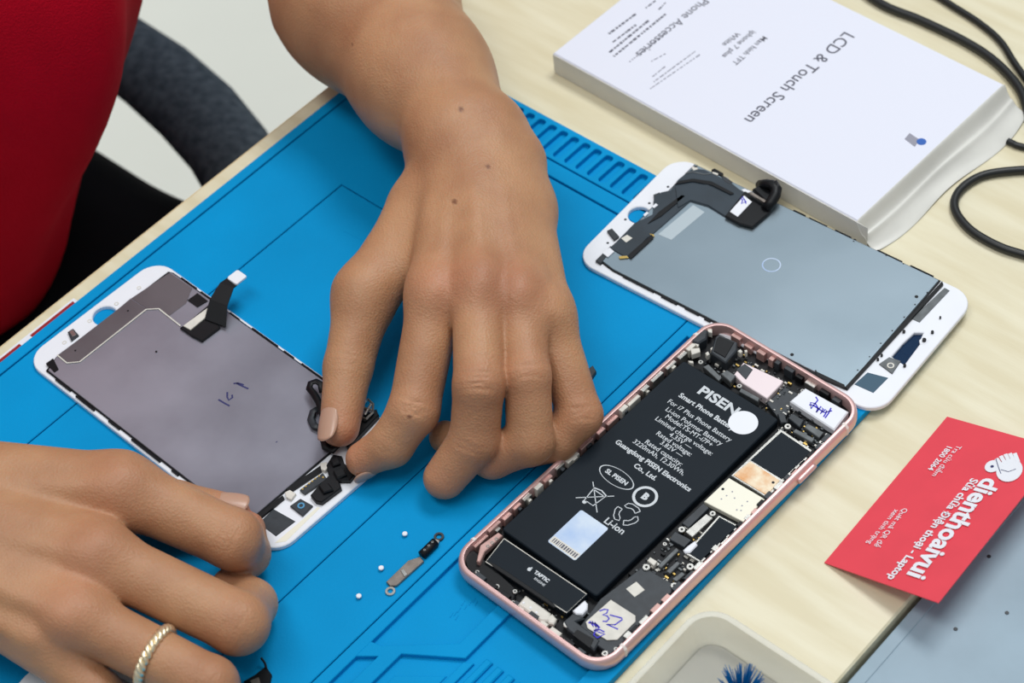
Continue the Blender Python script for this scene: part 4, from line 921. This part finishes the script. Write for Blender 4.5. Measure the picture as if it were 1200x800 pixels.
for p, w_, s_ in [(q, .9, 9) for q in (LI[3], LM[3], LR[3], LP[3], LT[2], RI[3], RM[3], RT[3])]+[(q, .5, 10) for q in (LI[1], LM[1], LR[1], LP[1], LM[2], RI[1], RM[1], RR[1])]+[(Vector(q)+CAMV*8, .55, 12) for q in (LI[0], LM[0], LR[0], RI[0], RM[0], RR[0])]:
    tone += w_*np.exp(-((V_-np.array(p))**2).sum(1)/s_**2)
mole = np.zeros(len(V_), np.float32); CAM = np.array([0, 0, 679.92])
for tgt, r_ in zip([(-8.2, 675.2, 60), (-0, 638.9, 60), (-15.3, 621.4, 60), (-51.8, 725.8, 60), (-43.4, 537.8, 30)], (1.0, .8, 1.0, .7, .8)):
    d_ = np.array(tgt)-CAM; d_ /= np.linalg.norm(d_)
    rel_ = V_-CAM; t_ = rel_@d_; e_ = np.linalg.norm(rel_-t_[:, None]*d_, axis=1)
    near = e_ < 4
    if near.any(): mole += np.where(near & (t_ < t_[near].min()+6), np.exp(-(e_/r_)**4), 0).astype(np.float32)
am_ = me.attributes.new('mole', 'FLOAT', 'POINT'); am_.data.foreach_set('value', np.clip(mole, 0, .75))
at_ = me.attributes.new('tone', 'FLOAT', 'POINT'); at_.data.foreach_set('value', np.clip(tone, 0, 1))
body = link(bpy.data.objects.new('person', me))
tag(body, 'person in a red shirt bending over the blue mat, both hands working on a screen', 'person')
sm = body.modifiers.new('smooth', 'SMOOTH'); sm.factor = .5; sm.iterations = 1

def nail(tip, prev, r, nrm, wdt, ln, shift, parent):
    a = (Vector(tip)-Vector(prev)).normalized(); n_ = Vector(nrm); n_ = (n_-a*n_.dot(a)).normalized(); s_ = a.cross(n_)
    mb = MB(); G = 12
    for i in range(G+1):
        for j in range(G+1):
            u_ = i/G*2-1; v_ = j/G*2-1
            uu = u_*math.sqrt(1-v_*v_/2); vv = v_*math.sqrt(1-u_*u_/2)
            uu = .5*u_*math.sqrt(1-v_*v_/2)+.5*u_*(1-.25*v_*v_); vv = v_*math.sqrt(1-u_*u_*.42)
            ang = uu*wdt/2/r
            p = Vector(tip)+a*(shift+vv*ln/2)+n_*(math.cos(ang)*(r+.35)-.35*vv*vv-.25*(abs(u_) > .95 or v_ < -.95))+s_*math.sin(ang)*(r+.35)
            mb.v.append(tuple(p))
    for i in range(G):
        for j in range(G): q = i*(G+1)+j; mb.f.append((q, q+G+1, q+G+2, q+1))
    o = mb.build('fingernail', 'nail', parent, True); md = o.modifiers.new('t', 'SOLIDIFY'); md.thickness = .0006; md.offset = 0
    return o
nail(LT[2], LT[1], 8.0, (-.62, -.5, .62), 10.5, 15, 1.0, body)
nail(RT[3], RT[2], 7.6, (0, .1, 1), 11, 13, 1.0, body)
nail(LI[3], LI[2], 7.2, (-.1, -1, -.6), 8.5, 9, 1.8, body)
# ring on the ring finger of the right hand
rc = Vector(RR[0]).lerp(Vector(RR[1]), .60); ra_ = (Vector(RR[1])-Vector(RR[0])).normalized()
rgo = empty('finger_ring', (0, 0, 0), 0, 'pale gold twisted ring on a finger of the lower left hand', 'ring')
x_ = (CAMV-ra_*CAMV.dot(ra_)).normalized(); y_ = ra_.cross(x_)
for st_ in range(2):
    pts = []
    for i in range(121):
        a = 2*math.pi*i/120; tw = a*14+math.pi*st_; rad = 11.15+.55*math.cos(tw)
        pts.append(tuple(rc+(x_*math.cos(a)+y_*math.sin(a))*rad+ra_*(1.1*math.sin(tw))))
    MB().tube(pts, 1.1, 7, False).build('twisted_strand', 'ring', rgo, True)

# clothing
def cloth(name, prims, lo, hi, vx, m_, k=25, wob=None, label=None):
    f_ = Field(lo, hi, vx); F2 = f_.new()
    for a, ra, b_, rb_ in prims: f_.cone(F2, a, ra, b_, rb_, k)
    if wob:
        X = f_.ax[0][:, None, None]; Y = f_.ax[1][None, :, None]; Z = f_.ax[2][None, None, :]
        F2 = (F2+wob(X, Y, Z)).astype(np.float32)
    p, tri, qd = f_.mesh(F2)
    me = bpy.data.meshes.new(name); me.from_pydata((p*S).tolist(), [], tri.tolist()+qd.tolist()); me.update()
    bm = bmesh.new(); bm.from_mesh(me); bmesh.ops.recalc_face_normals(bm, faces=bm.faces); bm.to_mesh(me); bm.free()
    me.shade_smooth(); me.materials.append(M[m_]); o = link(bpy.data.objects.new(name, me), body)
    if label: o['label'] = label
    return o
cloth('shirt', [(TB, 101, TT, 114), (TT, 114, TU, 118), (SHL, 72, SHR, 72), (SHL, 68, tuple(Vector(SHL).lerp(Vector(ELL[:3]), .4)), 62), (SHR, 68, tuple(Vector(SHR).lerp(Vector(ELR[:3]), .4)), 62)],
      (-760, 620, -260), (60, 1330, 520), 6, 'shirt', 30, lambda X, Y, Z: 9*np.sin((X*.55+Y*.7-Z*.2)/24)+4*np.sin((X*.3+Y*.75-Z*.35)/12+1), 'red polo shirt')
cloth('trousers', [((-366.8, 958.3, -170), 100, (-361.4, 941.6, -190), 90), ((-314.1, 917, -190), 78, (-183.9, 802.5, -190), 62), ((-409.8, 881.6, -190), 78, (-265.8, 749.3, -190), 62), ((-183.9, 804.4, -190), 60, (-262.1, 1146.6, -560), 46), ((-265.8, 749.3, -190), 60, (-378.9, 1067.9, -560), 46)],
      (-700, 520, -620), (60, 1180, -60), 8, 'trousers', 25, None, 'black trousers')

# chair
ch = empty('office_chair', (-330, 1000, -740), 0, 'office chair with a curved charcoal fabric armrest beyond the table edge', 'chair')
def rel(p): return (p[0]+330, p[1]-1000, p[2]+740)
arm = [rel(p) for p in [(-248.6, 1033.7, -150), (-211.6, 1001, -150), (-183.4, 966.4, -150), (-161, 932.5, -150), (-142.9, 897, -150), (-124, 842.6, -150)]]
MB().tube(arm, [23, 24, 25, 25, 24, 23], 18, True, .7).build('armrest', 'chair', ch, True)
MB().prism(rrect(-260, -200, 40, 120, 60), 395, 440, 8).build('seat', 'chair_leg', ch)
MB().tube([(0, 0, 60), (0, 0, 396)], 28, 14).build('post', 'chair_leg', ch, True)
MB().tube([(arm[0][0], arm[0][1], arm[0][2]-10), (arm[0][0]-60, arm[0][1]+40, 380), (-40, 60, 385)], 14, 10).build('arm_support', 'chair_leg', ch, True)
for i in range(5):
    a = 2*math.pi*i/5+.3
    lg_ = MB().tube([(0, 0, 80), (280*math.cos(a), 280*math.sin(a), 55)], [24, 14], 8).build('leg', 'chair_leg', ch, True)
    MB().tube([(280*math.cos(a)-12, 280*math.sin(a), 28), (280*math.cos(a)+12, 280*math.sin(a), 28)], 27, 14).build('caster', 'chair_leg', lg_, True)
